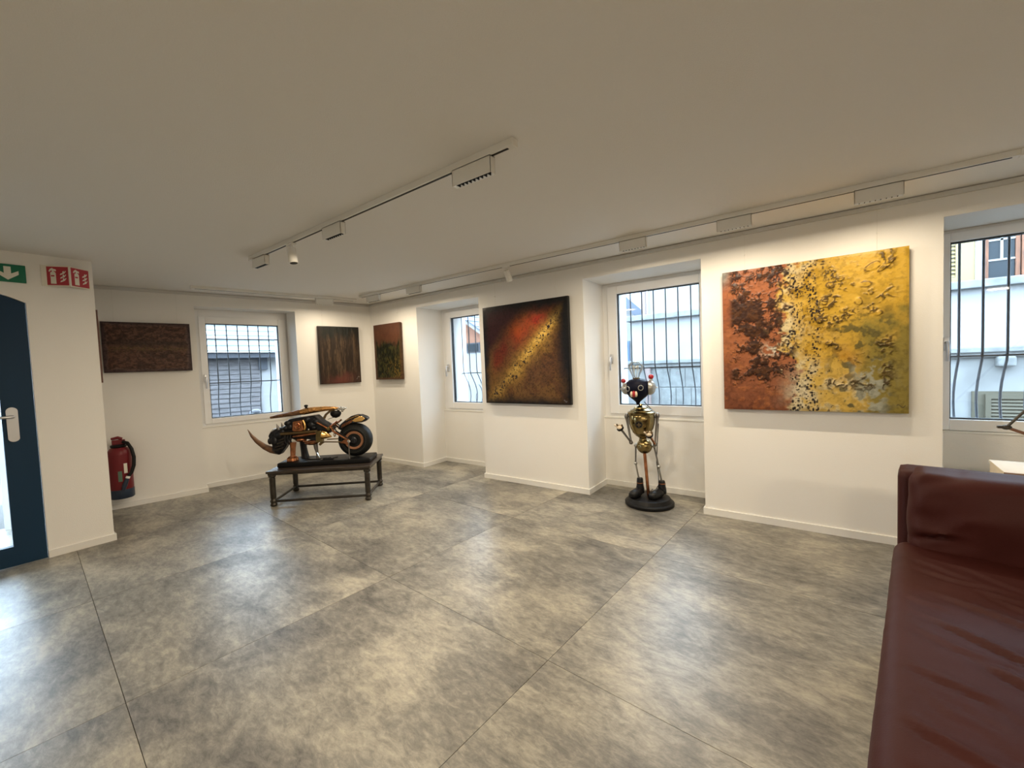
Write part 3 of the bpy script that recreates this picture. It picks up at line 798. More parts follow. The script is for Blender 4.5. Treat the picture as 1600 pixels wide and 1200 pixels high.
def painting(label, loc, rz, x0, x1, z0, z1, fn, edge, nu, nv, thick=0.035, gap_=0.012, wires=True, cmat=None):
    w, h = x1 - x0, z1 - z0
    ca_, sa_ = math.cos(rz), math.sin(rz)
    bx = (loc[0] + ca_*(x0+x1)/2, loc[1] + sa_*(x0+x1)/2, z0)
    root = empty('painting', bx, rz); tag(root, label, 'painting', 'abstract relief paintings on the walls')
    MB().box(-w/2 + 0.002, w/2 - 0.002, -gap_ - thick + 0.003, -gap_, 0.002, h - 0.002).build('stretcher', edge, root)
    us, vs = np.meshgrid(np.linspace(0, 1, nu), np.linspace(0, 1, nv))
    col, hh = fn(us, vs)
    bd = np.minimum.reduce([us, 1-us, vs, 1-vs]); hh = hh * sm(0, .015, bd)
    X = (us - .5) * w; Z = vs * h; Y = -gap_ - thick - hh
    co = np.stack([X, Y, Z], -1).reshape(-1, 3)
    # skirt ring to give the canvas its turned edge
    idx = np.arange(nu*nv).reshape(nv, nu)
    q = np.stack([idx[:-1,:-1], idx[:-1,1:], idx[1:,1:], idx[1:,:-1]], -1).reshape(-1, 4)
    ringi = np.concatenate([idx[0,:], idx[1:,-1], idx[-1,-2::-1], idx[-2:0:-1,0]])
    sk = co[ringi].copy(); sk[:,1] = -gap_ - 0.004
    nb = len(co); co = np.concatenate([co, sk])
    ri = np.arange(len(ringi)); rj = (ri + 1) % len(ringi)
    q2 = np.stack([ringi[rj], ringi[ri], nb + ri, nb + rj], -1)
    q = np.concatenate([q, q2])
    me = bpy.data.meshes.new('canvas')
    me.vertices.add(len(co)); me.vertices.foreach_set('co', co.ravel().astype(np.float32))
    me.loops.add(q.size); me.loops.foreach_set('vertex_index', q.ravel().astype(np.int32))
    me.polygons.add(len(q)); me.polygons.foreach_set('loop_start', (np.arange(len(q))*4).astype(np.int32))
    me.update(calc_edges=True); me.validate()
    ca = me.color_attributes.new('paint', 'FLOAT_COLOR', 'POINT')
    cc = np.concatenate([col.reshape(-1, 3), col.reshape(-1, 3)[ringi] * 0.7])
    ca.data.foreach_set('color', np.concatenate([np.clip(cc, 0, 1), np.ones((len(cc), 1))], 1).ravel().astype(np.float32))
    me.polygons.foreach_set('use_smooth', [True] * len(me.polygons))
    me.set_sharp_from_angle(angle=R(60))
    me.materials.append(cmat)
    o = bpy.data.objects.new('canvas', me); C.objects.link(o); o.parent = root
    if wires:
        for sx in (-0.36, 0.36):
            MB().tube([(sx*w, -gap_*0.6, h - 0.03), (sx*w, -0.012, 2.166 - z0)], 0.0008, 5).build('hanging_wire', M['wire'], root)
            MB().box(sx*w - 0.003, sx*w + 0.003, -0.017, -0.009, 2.010 - z0, 2.020 - z0).build('wire_hook', M['white'], root)
    return root
MC = canvas_mat('oil_paint', 0.40); MCd = canvas_mat('resin_paint', 0.32)
eb = mat('black_canvas_edge', (0.012, 0.011, 0.012), 0.6); eo = mat('brown_canvas_edge', (0.16, 0.07, 0.04), 0.6)
painting('wide dark brown relief painting left of the barred window', WC, WROT, -2.70, -2.02, 1.348, 1.845, paint_brown, eb, 180, 140, cmat=MC)
painting('upright dark brown painting with vertical runs, left of the corner', WC, WROT, -0.722, -0.192, 1.12, 1.87, paint_streak, eb, 150, 190, cmat=MC)
painting('narrow rust and dark green painting just right of the corner', (0, NY, 0), 0, -4.872, -4.325, 1.143, 1.888, paint_green, eo, 150, 190, thick=0.04, cmat=MC)
painting('square black painting with red glow and diagonal gold band', (0, NY, 0), 0, -2.912, -1.862, 0.862, 1.903, paint_red, eb, 230, 230, thick=0.04, cmat=MCd)
painting('largest painting, orange fading to yellow with black specks, right of the robot', (0, NY, 0), 0, -0.541, 0.491, 0.864, 1.897, paint_gold, eo, 300, 300, thick=0.04, cmat=MC)
painting('rust painting seen edge-on behind the pier by the fire extinguisher', (-4.5, 0.722, 0), math.pi, 0.12, 0.80, 1.256, 1.84, paint_rust, eo, 60, 60, thick=0.022, gap_=0.008, wires=False, cmat=MC)

# ------------------------------------------------------------------ table
TA = R(41); TX, TY = -4.03, 2.275; TZ = 0.345
tb = empty('low_table', (TX, TY, 0), TA); tag(tb, 'low dark metal table with turned legs under the rhino motorbike', 'table')
tw, td = 0.485, 0.288
MB().box(-tw, tw, -td, td, TZ - 0.022, TZ).build('table_top', M['tabletop'], tb, bevel=0.003)
b = MB(); b.box(-tw + .012, tw - .012, -td + .012, -td + .030, TZ - .040, TZ - .022); b.box(-tw + .012, tw - .012, td - .030, td - .012, TZ - .040, TZ - .022)
b.box(-tw + .012, -tw + .030, -td + .03, td - .03, TZ - .040, TZ - .022); b.box(tw - .030, tw - .012, -td + .03, td - .03, TZ - .040, TZ - .022)
b.build('apron', M['steel'], tb)
prof = [(0.020, 0.0), (0.030, 0.006), (0.032, 0.018), (0.026, 0.030), (0.024, 0.036), (0.030, 0.042), (0.031, 0.055), (0.025, 0.066), (0.022, 0.075), (0.026, 0.080), (0.0265, 0.27), (0.022, 0.276), (0.030, 0.284), (0.034, 0.290), (0.034, 0.305)]
for sx in (-1, 1):
    for sy in (-1, 1):
        MB().lathe(prof, (sx*(tw-.04), sy*(td-.04), 0), n=10).build('leg', M['steel'], tb, smooth=25)
for sy in (-1, 1): MB().tube([(-tw+.05, sy*(td-.04), .048), (tw-.05, sy*(td-.04), .048)], 0.0125, 10).build('stretcher', M['steel'], tb, smooth=50)
for sx in (-1, 1): MB().tube([(sx*(tw-.04), -td+.05, .048), (sx*(tw-.04), td-.05, .048)], 0.0125, 10).build('stretcher', M['steel'], tb, smooth=50)

# ------------------------------------------------------------------ rhino motorbike sculpture
bk = empty('rhino_motorbike_sculpture', (TX, TY, TZ), TA)
tag(bk, 'copper and black motorbike sculpture with a rhino horn on the low table', 'sculpture')
o_ = (0, 0, -TZ)
def K(): return MB(o_)
K().box(-0.44, 0.455, -0.155, 0.155, TZ, 0.392).build('base_plate', M['black'], bk, bevel=0.012)
# wheel
wc = (0.283, 0, 0.566); wr = 0.172
tp = []
for k in range(17):
    q = R(-100 + 200 * k / 16); yy = math.sin(q) * 0.078; rr = wr - 0.058 + 0.058 * max(math.cos(q), -0.17) ** 1 if math.cos(q) > 0 else wr - 0.058 + 0.05*math.cos(q)
    if 4 < k < 12 and k % 2 == 0: rr -= 0.0035
    tp.append((rr, yy))
tyre = K().lathe([(wr-.075, -0.06)] + tp + [(wr-.075, 0.06)], wc, n=48, axis='y').build('tyre', M['rubber'], bk, smooth=35)
for ys in (-1, 1):
    K().lathe([(0.088, ys*0.055), (0.094, ys*0.062), (0.088, ys*0.067), (0.070, ys*0.062), (0.064, ys*0.048)], wc, n=32, axis='y').build('rim', mat('copper_rim', (0.42, 0.20, 0.11), 0.4, 0.4), bk, smooth=30)
    K().lathe([(0.064, ys*0.046), (0.050, ys*0.040), (0.040, ys*0.060), (0.038, ys*0.085), (0.026, ys*0.092), (0.024, ys*0.102), (0.012, ys*0.104)], wc, n=24, axis='y').build('hub', M['gun'], bk, smooth=30)
    K().lathe([(0.016, ys*0.100), (0.016, ys*0.118), (0.010, ys*0.120)], (0.247, 0, 0.568), n=12, axis='y').build('axle_nut', M['chrome'], bk, smooth=30)
b = K(); b.ring((wc[0], -0.0745, wc[2]), 0.121, 0.0028, (0, -1, 0), 40, 6); b.build('tyre_ring', M['greysteel'], bk, smooth=60)
# swing arms
for ys in (-1, 1):
    y = ys * 0.105
    K().tube([(0.055, ys*.06, 0.725), (0.10, y, 0.675), (0.245, y, 0.572)], [0.010, 0.011, 0.009], 8).build('swing_arm', M['copper'], bk, smooth=40)
    K().tube([(0.075, ys*.06, 0.74), (0.13, y, 0.675), (0.25, y, 0.585)], [0.006, 0.006, 0.005], 8).build('swing_arm_strut', M['gun'], bk, smooth=40)
    K().tube([(-0.03, ys*.075, 0.570), (0.12, y, 0.566), (0.24, y, 0.560)], [0.006, 0.006, 0.007], 8).build('brake_rod', M['bronze'], bk, smooth=40)
    K().prism([(0.155, 0.555), (0.235, 0.535), (0.262, 0.560), (0.250, 0.590), (0.20, 0.583)], y - 0.008, y + 0.008).build('axle_plate', M['copper'], bk, bevel=0.003)
K().tube([(0.246, -0.115, 0.562), (0.2465, -0.118, 0.392)], 0.0065, 8).build('stand_rod', M['greysteel'], bk, smooth=40)
# tail fender
ft = [(0.118, 0.690), (0.150, 0.735), (0.20, 0.775), (0.26, 0.812), (0.31, 0.824), (0.36, 0.822), (0.415, 0.796), (0.430, 0.775), (0.40, 0.752), (0.36, 0.742), (0.30, 0.742), (0.24, 0.732), (0.19, 0.705), (0.16, 0.668)]
K().prism(ft, -0.045, 0.045).build('tail_fender', M['gun'], bk, bevel=0.010)
gp = [(0.268, 0.762), (0.300, 0.792), (0.345, 0.808), (0.385, 0.800), (0.402, 0.778), (0.368, 0.756), (0.30, 0.752)]
for y0, y1 in ((-0.054, -0.044), (0.044, 0.054)):
    K().prism(gp, y0, y1).build('gold_plate', M['gold'], bk, bevel=0.004)
for k in range(7):
    t = k / 6
    xx = 0.165 + 0.095 * t; zz = 0.700 + 0.045 * t
    K().tube([(xx, -0.049, zz), (xx + 0.012, -0.050, zz + 0.034)], 0.0045, 6).build('rib', M['copper'], bk, smooth=40)
for k in range(3): K().tube([(0.21 + .045*k, -0.047, 0.772 + 0.018*k), (0.25 + .045*k, -0.047, 0.792 + 0.012*k)], 0.004, 6).build('gold_inlay', M['gold'], bk, smooth=40)
# frame bars
for ys in (-1, 1):
    y = ys * 0.06
    K().tube([(-0.10, y, 0.800), (0.00, y, 0.745), (0.075, y, 0.690)], 0.013, 10).build('frame_tube', M['gun'], bk, smooth=40)
    K().tube([(-0.065, y*1.25, 0.768), (0.035, y*1.25, 0.705)], 0.0085, 8).build('frame_tube', M['copper'], bk, smooth=40)
    K().tube([(0.035, y*1.2, 0.700), (0.085, y*1.2, 0.738), (0.130, y*1.2, 0.770)], 0.0095, 8).build('frame_tube', M['copper'], bk, smooth=40)
K().lathe([(0.016, -0.085), (0.020, -0.08), (0.020, 0.08), (0.016, 0.085)], (0.045, 0, 0.700), n=14, axis='y').build('pivot', M['brass'], bk, smooth=40)
# body
body = [(-0.405, 0.700), (-0.375, 0.760), (-0.350, 0.812), (-0.300, 0.818), (-0.21, 0.828), (-0.08, 0.842), (-0.04, 0.800), (0.02, 0.735), (0.065, 0.690), (0.06, 0.655), (-0.02, 0.640), (-0.10, 0.600), (-0.30, 0.600), (-0.385, 0.640)]
K().prism(body, -0.058, 0.058).build('body', M['gun'], bk, bevel=0.014)
for i, (xx, zz, rr) in enumerate(((-0.355, 0.772, .035), (-0.335, 0.735, .04), (-0.375, 0.725, .032), (-0.165, 0.800, .036), (-0.13, 0.745, .045), (-0.08, 0.775, .035), (-0.10, 0.715, .03))):
    K().ball((xx, -0.055, zz), (rr, 0.030, rr * 0.8), 12).build('body_lump', M['gun'], bk, smooth=40)
K().prism([(-0.302, 0.700), (-0.292, 0.790), (-0.205, 0.800), (-0.195, 0.700), (-0.215, 0.690), (-0.285, 0.690)], -0.092, -0.055).build('engine_plate', M['copper'], bk, bevel=0.006)
K().lathe([(0.030, -0.090), (0.034, -0.098), (0.026, -0.104), (0.012, -0.100), (0.010, -0.110), (0.004, -0.112)], (-0.248, 0, 0.745), n=18, axis='y').build('rosette', M['copper'], bk, smooth=30)
for k in range(6):
    q = k * math.pi / 3 + .3
    K().ball((-0.248 + .026*math.cos(q), -0.103, 0.745 + .026*math.sin(q)), 0.006, 8).build('rivet', M['copper'], bk, smooth=60)
K().tube([(-0.197, -0.078, 0.798), (-0.182, -0.082, 0.770), (-0.178, -0.082, 0.730), (-0.186, -0.080, 0.702)], 0.0115, 10).build('gold_strip', M['gold'], bk, smooth=50)
# exhaust
K().tube([(-0.415, -0.085, 0.672), (-0.25, -0.092, 0.676), (-0.055, -0.098, 0.684)], 0.0145, 12).build('exhaust_tube', M['bronze'], bk, smooth=50)
K().tube([(-0.30, -0.088, 0.640), (-0.19, -0.095, 0.650), (-0.07, -0.098, 0.662)], [0.008, 0.012, 0.010], 10).build('exhaust_tube', M['copper'], bk, smooth=50)
K().prism([(-0.072, 0.572), (-0.065, 0.690), (-0.012, 0.690), (-0.008, 0.575)], -0.118, -0.060).build('gearbox', M['brass'], bk, bevel=0.005)
K().tube([(-0.012, -0.092, 0.645), (0.015, -0.092, 0.640), (0.045, -0.090, 0.630), (0.075, -0.088, 0.618)], [0.046, 0.040, 0.024, 0.004], 16).build('cone', M['gold'], bk, smooth=50)
K().ball((0.10, -0.075, 0.635), (0.014, 0.012, 0.022), 10).build('chrome_drop', M['chrome'], bk, smooth=60)
K().ball((-0.142, -0.088, 0.703), 0.009, 10).build('stud', M['chrome'], bk, smooth=60)
# belly
K().ball((-0.245, -0.030, 0.600), (0.055, 0.055, 0.026), 14).build('belly_plate', M['copper'], bk, smooth=50)
K().ball((-0.145, -0.025, 0.562), (0.070, 0.055, 0.026), 14).build('belly_plate', M['copper'], bk, smooth=50)
K().prism([(-0.215, 0.620), (-0.08, 0.625), (-0.05, 0.585), (-0.10, 0.580)], -0.07, 0.05).build('belly_block', M['gun'], bk, bevel=0.006)
K().tube([(-0.205, -0.082, 0.588), (-0.15, -0.085, 0.575), (-0.09, -0.085, 0.582)], 0.009, 8).build('belly_tube', M['copper'], bk, smooth=50)
K().prism([(-0.065, 0.545), (-0.04, 0.575), (0.0, 0.565), (-0.03, 0.545), (-0.05, 0.530)], -0.07, -0.05).build('foot_peg', M['bronze'], bk, bevel=0.003)
# head
head = [(-0.560, 0.655), (-0.535, 0.690), (-0.470, 0.730), (-0.415, 0.730), (-0.375, 0.715), (-0.355, 0.640), (-0.365, 0.590), (-0.405, 0.520), (-0.460, 0.452), (-0.500, 0.465), (-0.530, 0.500), (-0.528, 0.560), (-0.545, 0.600)]
K().prism(head, -0.05, 0.05).build('head', M['gun'], bk, bevel=0.016)
for (xx, zz, rx, rz_) in ((-0.50, 0.60, .040, .045), (-0.455, 0.655, .045, .04), (-0.43, 0.570, .04, .05), (-0.475, 0.505, .04, .035), (-0.415, 0.690, .035, .03)):
    K().ball((xx, -0.046, zz), (rx, 0.026, rz_), 12).build('head_plate', M['gun'], bk, smooth=45)
for k, zz in enumerate((0.515, 0.550, 0.585, 0.618)):
    K().tube([(-0.505 + .02*k, -0.066, zz - 0.012), (-0.46 + .02*k, -0.076, zz), (-0.41 + .015*k, -0.066, zz + 0.016)], 0.0075, 8).build('jaw_band', M['steel'], bk, smooth=50)
K().ball((-0.548, -0.03, 0.598), (0.020, 0.03, 0.034), 12).build('nostril', M['gun'], bk, smooth=50)
K().tube([(-0.535, -0.035, 0.690), (-0.500, -0.045, 0.712), (-0.468, -0.045, 0.725)], [0.008, 0.010, 0.006], 8).build('brow', M['chrome'], bk, smooth=50)
for ys in (-1, 1): K().tube([(-0.448, ys*0.045, 0.712), (-0.456, ys*0.050, 0.742), (-0.466, ys*0.052, 0.772)], [0.014, 0.012, 0.002], 8).build('ear', M['greysteel'], bk, smooth=50)
K().tube([(-0.500, 0, 0.492), (-0.555, 0, 0.505), (-0.620, 0, 0.540), (-0.690, 0, 0.600), (-0.735, 0, 0.655), (-0.772, 0, 0.725)], [0.036, 0.034, 0.028, 0.021, 0.014, 0.002], 14).build('horn', M['horn'], bk, smooth=60)
for k, xx in enumerate((-0.375, -0.350, -0.325)):
    K().tube([(xx, -0.075, 0.660), (xx - .006, -0.082, 0.610), (xx + .004, -0.070, 0.560)], 0.009, 8).build('neck_tube', M['gun'], bk, smooth=50)
# handlebar tusk
K().tube([(-0.535, -0.02, 0.835), (-0.46, -0.02, 0.846), (-0.36, -0.01, 0.858), (-0.25, 0, 0.874)], [0.011, 0.018, 0.022, 0.028], 12).build('handlebar_tusk', M['horn'], bk, smooth=60)
for k in range(4): K().box(-0.50 + .032*k, -0.487 + .032*k, -0.038, -0.030, 0.838 + .004*k, 0.843 + .004*k).build('tusk_slot', M['black'], bk)
K().tube([(-0.26, 0, 0.872), (-0.21, 0, 0.880), (-0.12, 0, 0.890), (0.0, 0, 0.898), (0.09, 0, 0.898), (0.135, 0, 0.890)], [0.026, 0.034, 0.031, 0.024, 0.016, 0.012], 14).build('engraved_gold_sleeve', mat('engraved_copper_gold', (0.72, 0.38, 0.14), 0.25, 1.0, bump=0.8, bscale=60, var=0.3, vscale=40), bk, smooth=60)
b = K(); b.lathe([(0.012, 0.905), (0.012, 0.925), (0.019, 0.928), (0.017, 0.945), (0.004, 0.948)], (-0.19, 0, 0), n=12); b.build('filler_cap', M['black'], bk, smooth=30)
K().tube([(-0.02, 0, 0.800), (0.00, 0, 0.838), (0.045, 0, 0.872), (0.09, 0, 0.885)], [0.014, 0.012, 0.012, 0.014], 10).build('stem', M['bronze'], bk, smooth=50)
K().lathe([(0.005, 0.800), (0.030, 0.812), (0.042, 0.835), (0.044, 0.855), (0.030, 0.872)], (0.105, -0.02, 0), n=18, sx=1.25).build('headlamp_cup', M['black'], bk, smooth=50)
for k, (xx, zz, rr) in enumerate(((0.135, 0.885, .016), (0.16, 0.897, .018), (0.185, 0.890, .017), (0.172, 0.872, .014), (0.205, 0.898, .011))):
    K().ball((xx, -0.02, zz), rr, 10).build('headlamp_bulb', M['chrome'], bk, smooth=60)
K().tube([(0.03, -0.03, 0.790), (0.055, -0.035, 0.800), (0.09, -0.03, 0.808)], 0.003, 6).build('lamp_wire', M['black'], bk, smooth=60)
# feet
K().tube([(-0.315, -0.055, 0.580), (-0.318, -0.058, 0.520), (-0.322, -0.060, 0.450), (-0.325, -0.062, 0.425)], [0.034, 0.026, 0.024, 0.030], 10).build('front_leg', M['copper'], bk, smooth=25)
K().lathe([(0.052, 0.392), (0.056, 0.398), (0.052, 0.424), (0.040, 0.432), (0.034, 0.440)], (-0.325, -0.064, 0), n=12).build('front_foot', M['copper'], bk, smooth=30)
K().tube([(-0.262, 0.055, 0.590), (-0.262, 0.058, 0.50), (-0.255, 0.060, 0.43), (-0.250, 0.060, 0.392)], [0.036, 0.032, 0.036, 0.042], 10).build('front_leg', M['gun'], bk, smooth=30)
K().tube([(-0.115, -0.015, 0.555), (-0.108, -0.02, 0.500), (-0.100, -0.02, 0.450), (-0.095, -0.022, 0.392)], [0.024, 0.020, 0.012, 0.014], 10).build('prop_leg', M['greysteel'], bk, smooth=40)
K().tube([(-0.100, -0.03, 0.455), (-0.085, -0.035, 0.425), (-0.065, -0.05, 0.396)], 0.005, 6).build('claw', M['chrome'], bk, smooth=40)
K().tube([(-0.22, 0.0, 0.398), (-0.16, -0.06, 0.396), (-0.08, -0.07, 0.397), (-0.01, -0.04, 0.400), (0.06, -0.06, 0.397), (0.10, -0.02, 0.398)], 0.0045, 6).build('cable', M['black'], bk, smooth=60)
K().tube([(-0.03, -0.09, 0.398), (0.02, -0.10, 0.402), (0.08, -0.09, 0.398), (0.05, -0.07, 0.405), (0.00, -0.075, 0.398)], 0.007, 6).build('chain', M['gun'], bk, smooth=60)
K().ball((-0.03, -0.10, 0.398), (0.014, 0.010, 0.005), 8).build('tag', M['chrome'], bk, smooth=60)

# ------------------------------------------------------------------ robot lamp sculpture
rx, ry = -1.15, 3.57
rb = empty('robot_lamp_sculpture', (rx, ry, 0), math.atan2(1.15, 3.57))
tag(rb, 'brass robot figure with a lightbulb on its head standing by the window', 'sculpture')
MB().lathe([(0.195, 0.0), (0.205, 0.006), (0.207, 0.026), (0.198, 0.034), (0.190, 0.036), (0.182, 0.050), (0.172, 0.066), (0.160, 0.070)], (-0.006, 0, 0), n=40).build('base', M['black'], rb, smooth=35)
def shoe(ax_, ay_, tx, ty, topz, ax2):
    s = empty('shoe_group'); 
    return s
for (hx, hy, tx, ty, cx, cz) in ((-0.085, 0.02, -0.150, -0.105, -0.092, 0.225), (0.098, 0.03, 0.005, -0.110, 0.100, 0.205)):
    # sole-to-toe body, then the ankle cuff
    pts = []; rad = []
    for t, r_, z_ in ((0, .022, .098), (.08, .036, .104), (.3, .040, .106), (.55, .042, .100), (.8, .042, .096), (.95, .034, .092), (1.0, .016, .088)):
        pts.append((hx + (tx-hx)*t, hy + (ty-hy)*t, z_)); rad.append(r_)
    sh = MB().tube(pts, rad, 14, flat=1.0)
    sh.v = [(x, y, max(z, 0.070)) for x, y, z in sh.v]
    so = sh.build('shoe', M['shoe'], rb, smooth=60)
    MB().lathe([(0.037, 0.095), (0.036, 0.13), (0.030, 0.16), (0.027, cz - 0.01), (0.023, cz)], (hx + 0.004, hy, 0), n=16).build('ankle_cuff', M['shoe'], so, smooth=50)
    MB().lathe([(0.0295, 0.178), (0.0305, 0.181), (0.0295, 0.184)], (hx + 0.004, hy, 0), n=16).build('cuff_ring', M['copper'], so, smooth=50)
MB().tube([(-0.012, 0.02, 0.068), (-0.036, 0.0, 0.455)], 0.0135, 12).build('support_rod', M['copper'], rb, smooth=60)
MB().ball((-0.036, 0, 0.512), 0.066, 24).build('pelvis', M['brass'], rb, smooth=60)
MB().tube([(-0.115, 0, 0.519), (0.055, 0, 0.514)], 0.010, 10).build('hip_axle', M['silver'], rb, smooth=60)
for pts in (((-0.108, 0, 0.519), (-0.113, -0.01, 0.361), (-0.090, 0.02, 0.215)), ((0.045, 0, 0.514), (0.078, -0.01, 0.338), (0.100, 0.03, 0.20))):
    p, k, a = [Vector(q) for q in pts]
    MB().tube([p, p.lerp(k, .15), p.lerp(k, .85), k], [0.012, 0.0075, 0.007, 0.010], 10).build('thigh', M['greysteel'], rb, smooth=60)
    MB().tube([k, k.lerp(a, .2), a], [0.010, 0.007, 0.0075], 10).build('shin', M['silver'], rb, smooth=60)
    MB().ball(k, 0.0155, 12).build('knee', M['silver'], rb, smooth=60)
    MB().ball(p, 0.017, 12).build('hip_joint', M['silver'], rb, smooth=60)
MB().lathe([(0.034, 0.565), (0.030, 0.580), (0.042, 0.596), (0.060, 0.606), (0.064, 0.614)], (-0.048, 0, 0), n=28).build('waist', M['brass'], rb, smooth=50)
MB().lathe([(0.060, 0.612), (0.082, 0.638), (0.083, 0.645), (0.097, 0.672), (0.107, 0.710), (0.110, 0.750), (0.109, 0.786), (0.105, 0.792)], (-0.052, 0, 0), n=36).build('torso', M['brass'], rb, smooth=50)
MB().lathe([(0.105, 0.790), (0.115, 0.795), (0.116, 0.812), (0.108, 0.818), (0.095, 0.822), (0.094, 0.832), (0.080, 0.838), (0.062, 0.846), (0.058, 0.856), (0.035, 0.864), (0.018, 0.872), (0.014, 0.885)], (-0.055, 0, 0), n=36).build('lid', M['brass'], rb, smooth=30)
MB().lathe([(0.029, -0.116), (0.030, -0.108), (0.029, -0.10)], (-0.075, 0, 0.716), n=24, axis='y').build('emblem', M['black'], rb, smooth=30)
b = MB(); b.box(-0.078, -0.072, -0.118, -0.115, 0.698, 0.734); b.box(-0.093, -0.057, -0.118, -0.115, 0.713, 0.719); b.build('emblem_cross', M['bronze'], rb)
MB().lathe([(0.013, 0.875), (0.015, 0.890), (0.022, 0.905), (0.045, 0.925), (0.075, 0.950), (0.096, 0.980), (0.108, 1.018), (0.106, 1.045), (0.094, 1.073), (0.070, 1.093), (0.035, 1.104), (0.0, 1.106)], (-0.080, 0, 0), n=32).build('head', M['face'], rb, smooth=60)
for (ex, ez, sx, r_) in ((-0.168, 1.018, -1, 0.052), (0.008, 1.026, 1, 0.066)):
    MB().lathe([(r_, 0), (r_*0.97, sx*r_*0.3), (r_*0.82, sx*r_*0.62), (r_*0.5, sx*r_*0.88), (0.006, sx*r_*0.98), (0.004, sx*r_*1.18)], (ex, -0.01, ez), n=24, axis='x').build('ear_dome', M['silver'], rb, smooth=50)
for (ex, ez, r_, zb) in ((-0.197, 1.088, 0.0205, 1.055), (0.033, 1.118, 0.0230, 1.075)):
    MB().tube([(ex + (0.004 if ex < 0 else -0.002), -0.01, zb), (ex, -0.01, ez - r_*.8)], [0.016, 0.012], 10).build('antenna_stub', M['silver'], rb, smooth=50)
    MB().ball((ex, -0.01, ez), r_, 16).build('antenna_ball', M['redball'], rb, smooth=60)
for (ex, ez, ny) in ((-0.150, 1.022, (-0.75, -0.68, 0.0)), (-0.050, 1.030, (0.25, -0.96, 0.0))):
    cen = Vector((-0.080, 0, ez)) + Vector(ny).normalized() * 0.108
    b = MB(); b.ring(cen, 0.0205, 0.0036, ny); e_ = b.build('eye_ring', M['silver'], rb, smooth=60)
    MB().ball(cen - Vector(ny).normalized()*0.010, 0.019, 12).build('eye', M['face'], e_, smooth=60)
nc = Vector((-0.110, -0.108, 0.977))
MB().ball(nc, (0.016, 0.028, 0.030), 16).build('nose', M['redball'], rb, smooth=60)
for s_ in (-1, 1): MB().ball(nc + Vector((s_*0.018, 0.002, 0)), (0.013, 0.024, 0.0255), 14).build('nose_cheek', M['cream'], rb, smooth=60)
MB().lathe([(0.030, 1.098), (0.031, 1.112), (0.029, 1.114)], (-0.088, 0, 0), n=20).build('bulb_socket', M['brass'], rb, smooth=40)
bulb = MB().lathe([(0.026, 1.108), (0.030, 1.122), (0.040, 1.145), (0.054, 1.170), (0.064, 1.195), (0.066, 1.212), (0.060, 1.232), (0.044, 1.247), (0.020, 1.255), (0.0, 1.257)], (-0.092, 0, 0), n=28).build('lightbulb', M['bulb'], rb, smooth=60)
for k in range(6):
    q = k*math.pi/3
    MB().tube([(-0.092 + .006*math.cos(q), .006*math.sin(q), 1.11), (-0.092 + .020*math.cos(q), .020*math.sin(q), 1.17), (-0.092 + .026*math.cos(q), .026*math.sin(q), 1.222), (-0.092 + .012*math.cos(q+.5), .012*math.sin(q+.5), 1.20)], 0.0016, 5).build('filament', M['fil'], bulb)
# arms
for side, (sh_, el, hd) in enumerate((((-0.180, 0, 0.775), (-0.146, -0.03, 0.548), (-0.222, -0.10, 0.672)), ((0.078, 0, 0.780), (0.052, -0.03, 0.535), (0.012, -0.13, 0.625)))):
    sh_, el, hd = Vector(sh_), Vector(el), Vector(hd)
    MB().ball(sh_, (0.019, 0.022, 0.026), 14).build('shoulder', M['greysteel'], rb, smooth=60)
    MB().tube([sh_, sh_.lerp(el, .3), sh_.lerp(el, .9), el], [0.015, 0.010, 0.009, 0.016], 10).build('upper_arm', M['greysteel'], rb, smooth=60)
    MB().ball(el, 0.018, 12).build('elbow', M['greysteel'], rb, smooth=60)
    fa = MB().tube([el, el.lerp(hd, .2), hd], [0.013, 0.008, 0.010], 10).build('forearm', M['greysteel'] if side == 0 else M['copper'], rb, smooth=60)
    dz = (hd - el).normalized()
    hand = MB().tube([hd - dz*0.004, hd + dz*0.006, hd + dz*0.022, hd + dz*0.030], [0.014, 0.029, 0.032, 0.026], 14).build('hand', M['shoe'], rb, smooth=60)
    MB().ball(hd + dz*0.026 + Vector((0, -0.008, 0)), (0.025, 0.024, 0.018), 12).build('palm', M['cream'], hand, smooth=60)
    px_ = Vector((1, 0, 0))
    for k in range(4):
        a_ = -0.9 + 0.6*k
        tip = hd + dz*0.046 + px_*0.036*math.sin(a_*1.1) + Vector((0, -0.006, 0.012*math.cos(a_)))
        MB().tube([hd + dz*0.022 + px_*0.018*math.sin(a_), tip, tip + dz*0.006], [0.008, 0.0085, 0.005], 8).build('finger', M['bronze'] if k % 2 else M['cream'], hand, smooth=60)
MB().tube([(-0.03, 0.03, 0.90), (0.0, 0.04, 0.865), (0.03, 0.05, 0.83), (0.085, 0.05, 0.70), (0.070, 0.04, 0.50), (0.062, 0.03, 0.36), (0.075, 0.03, 0.26), (0.075, 0.02, 0.17), (0.045, 0.02, 0.115), (0.02, 0.0, 0.135), (0.01, -0.01, 0.10), (0.035, 0.02, 0.085)], 0.0035, 6).build('power_cable', M['black'], rb, smooth=60)

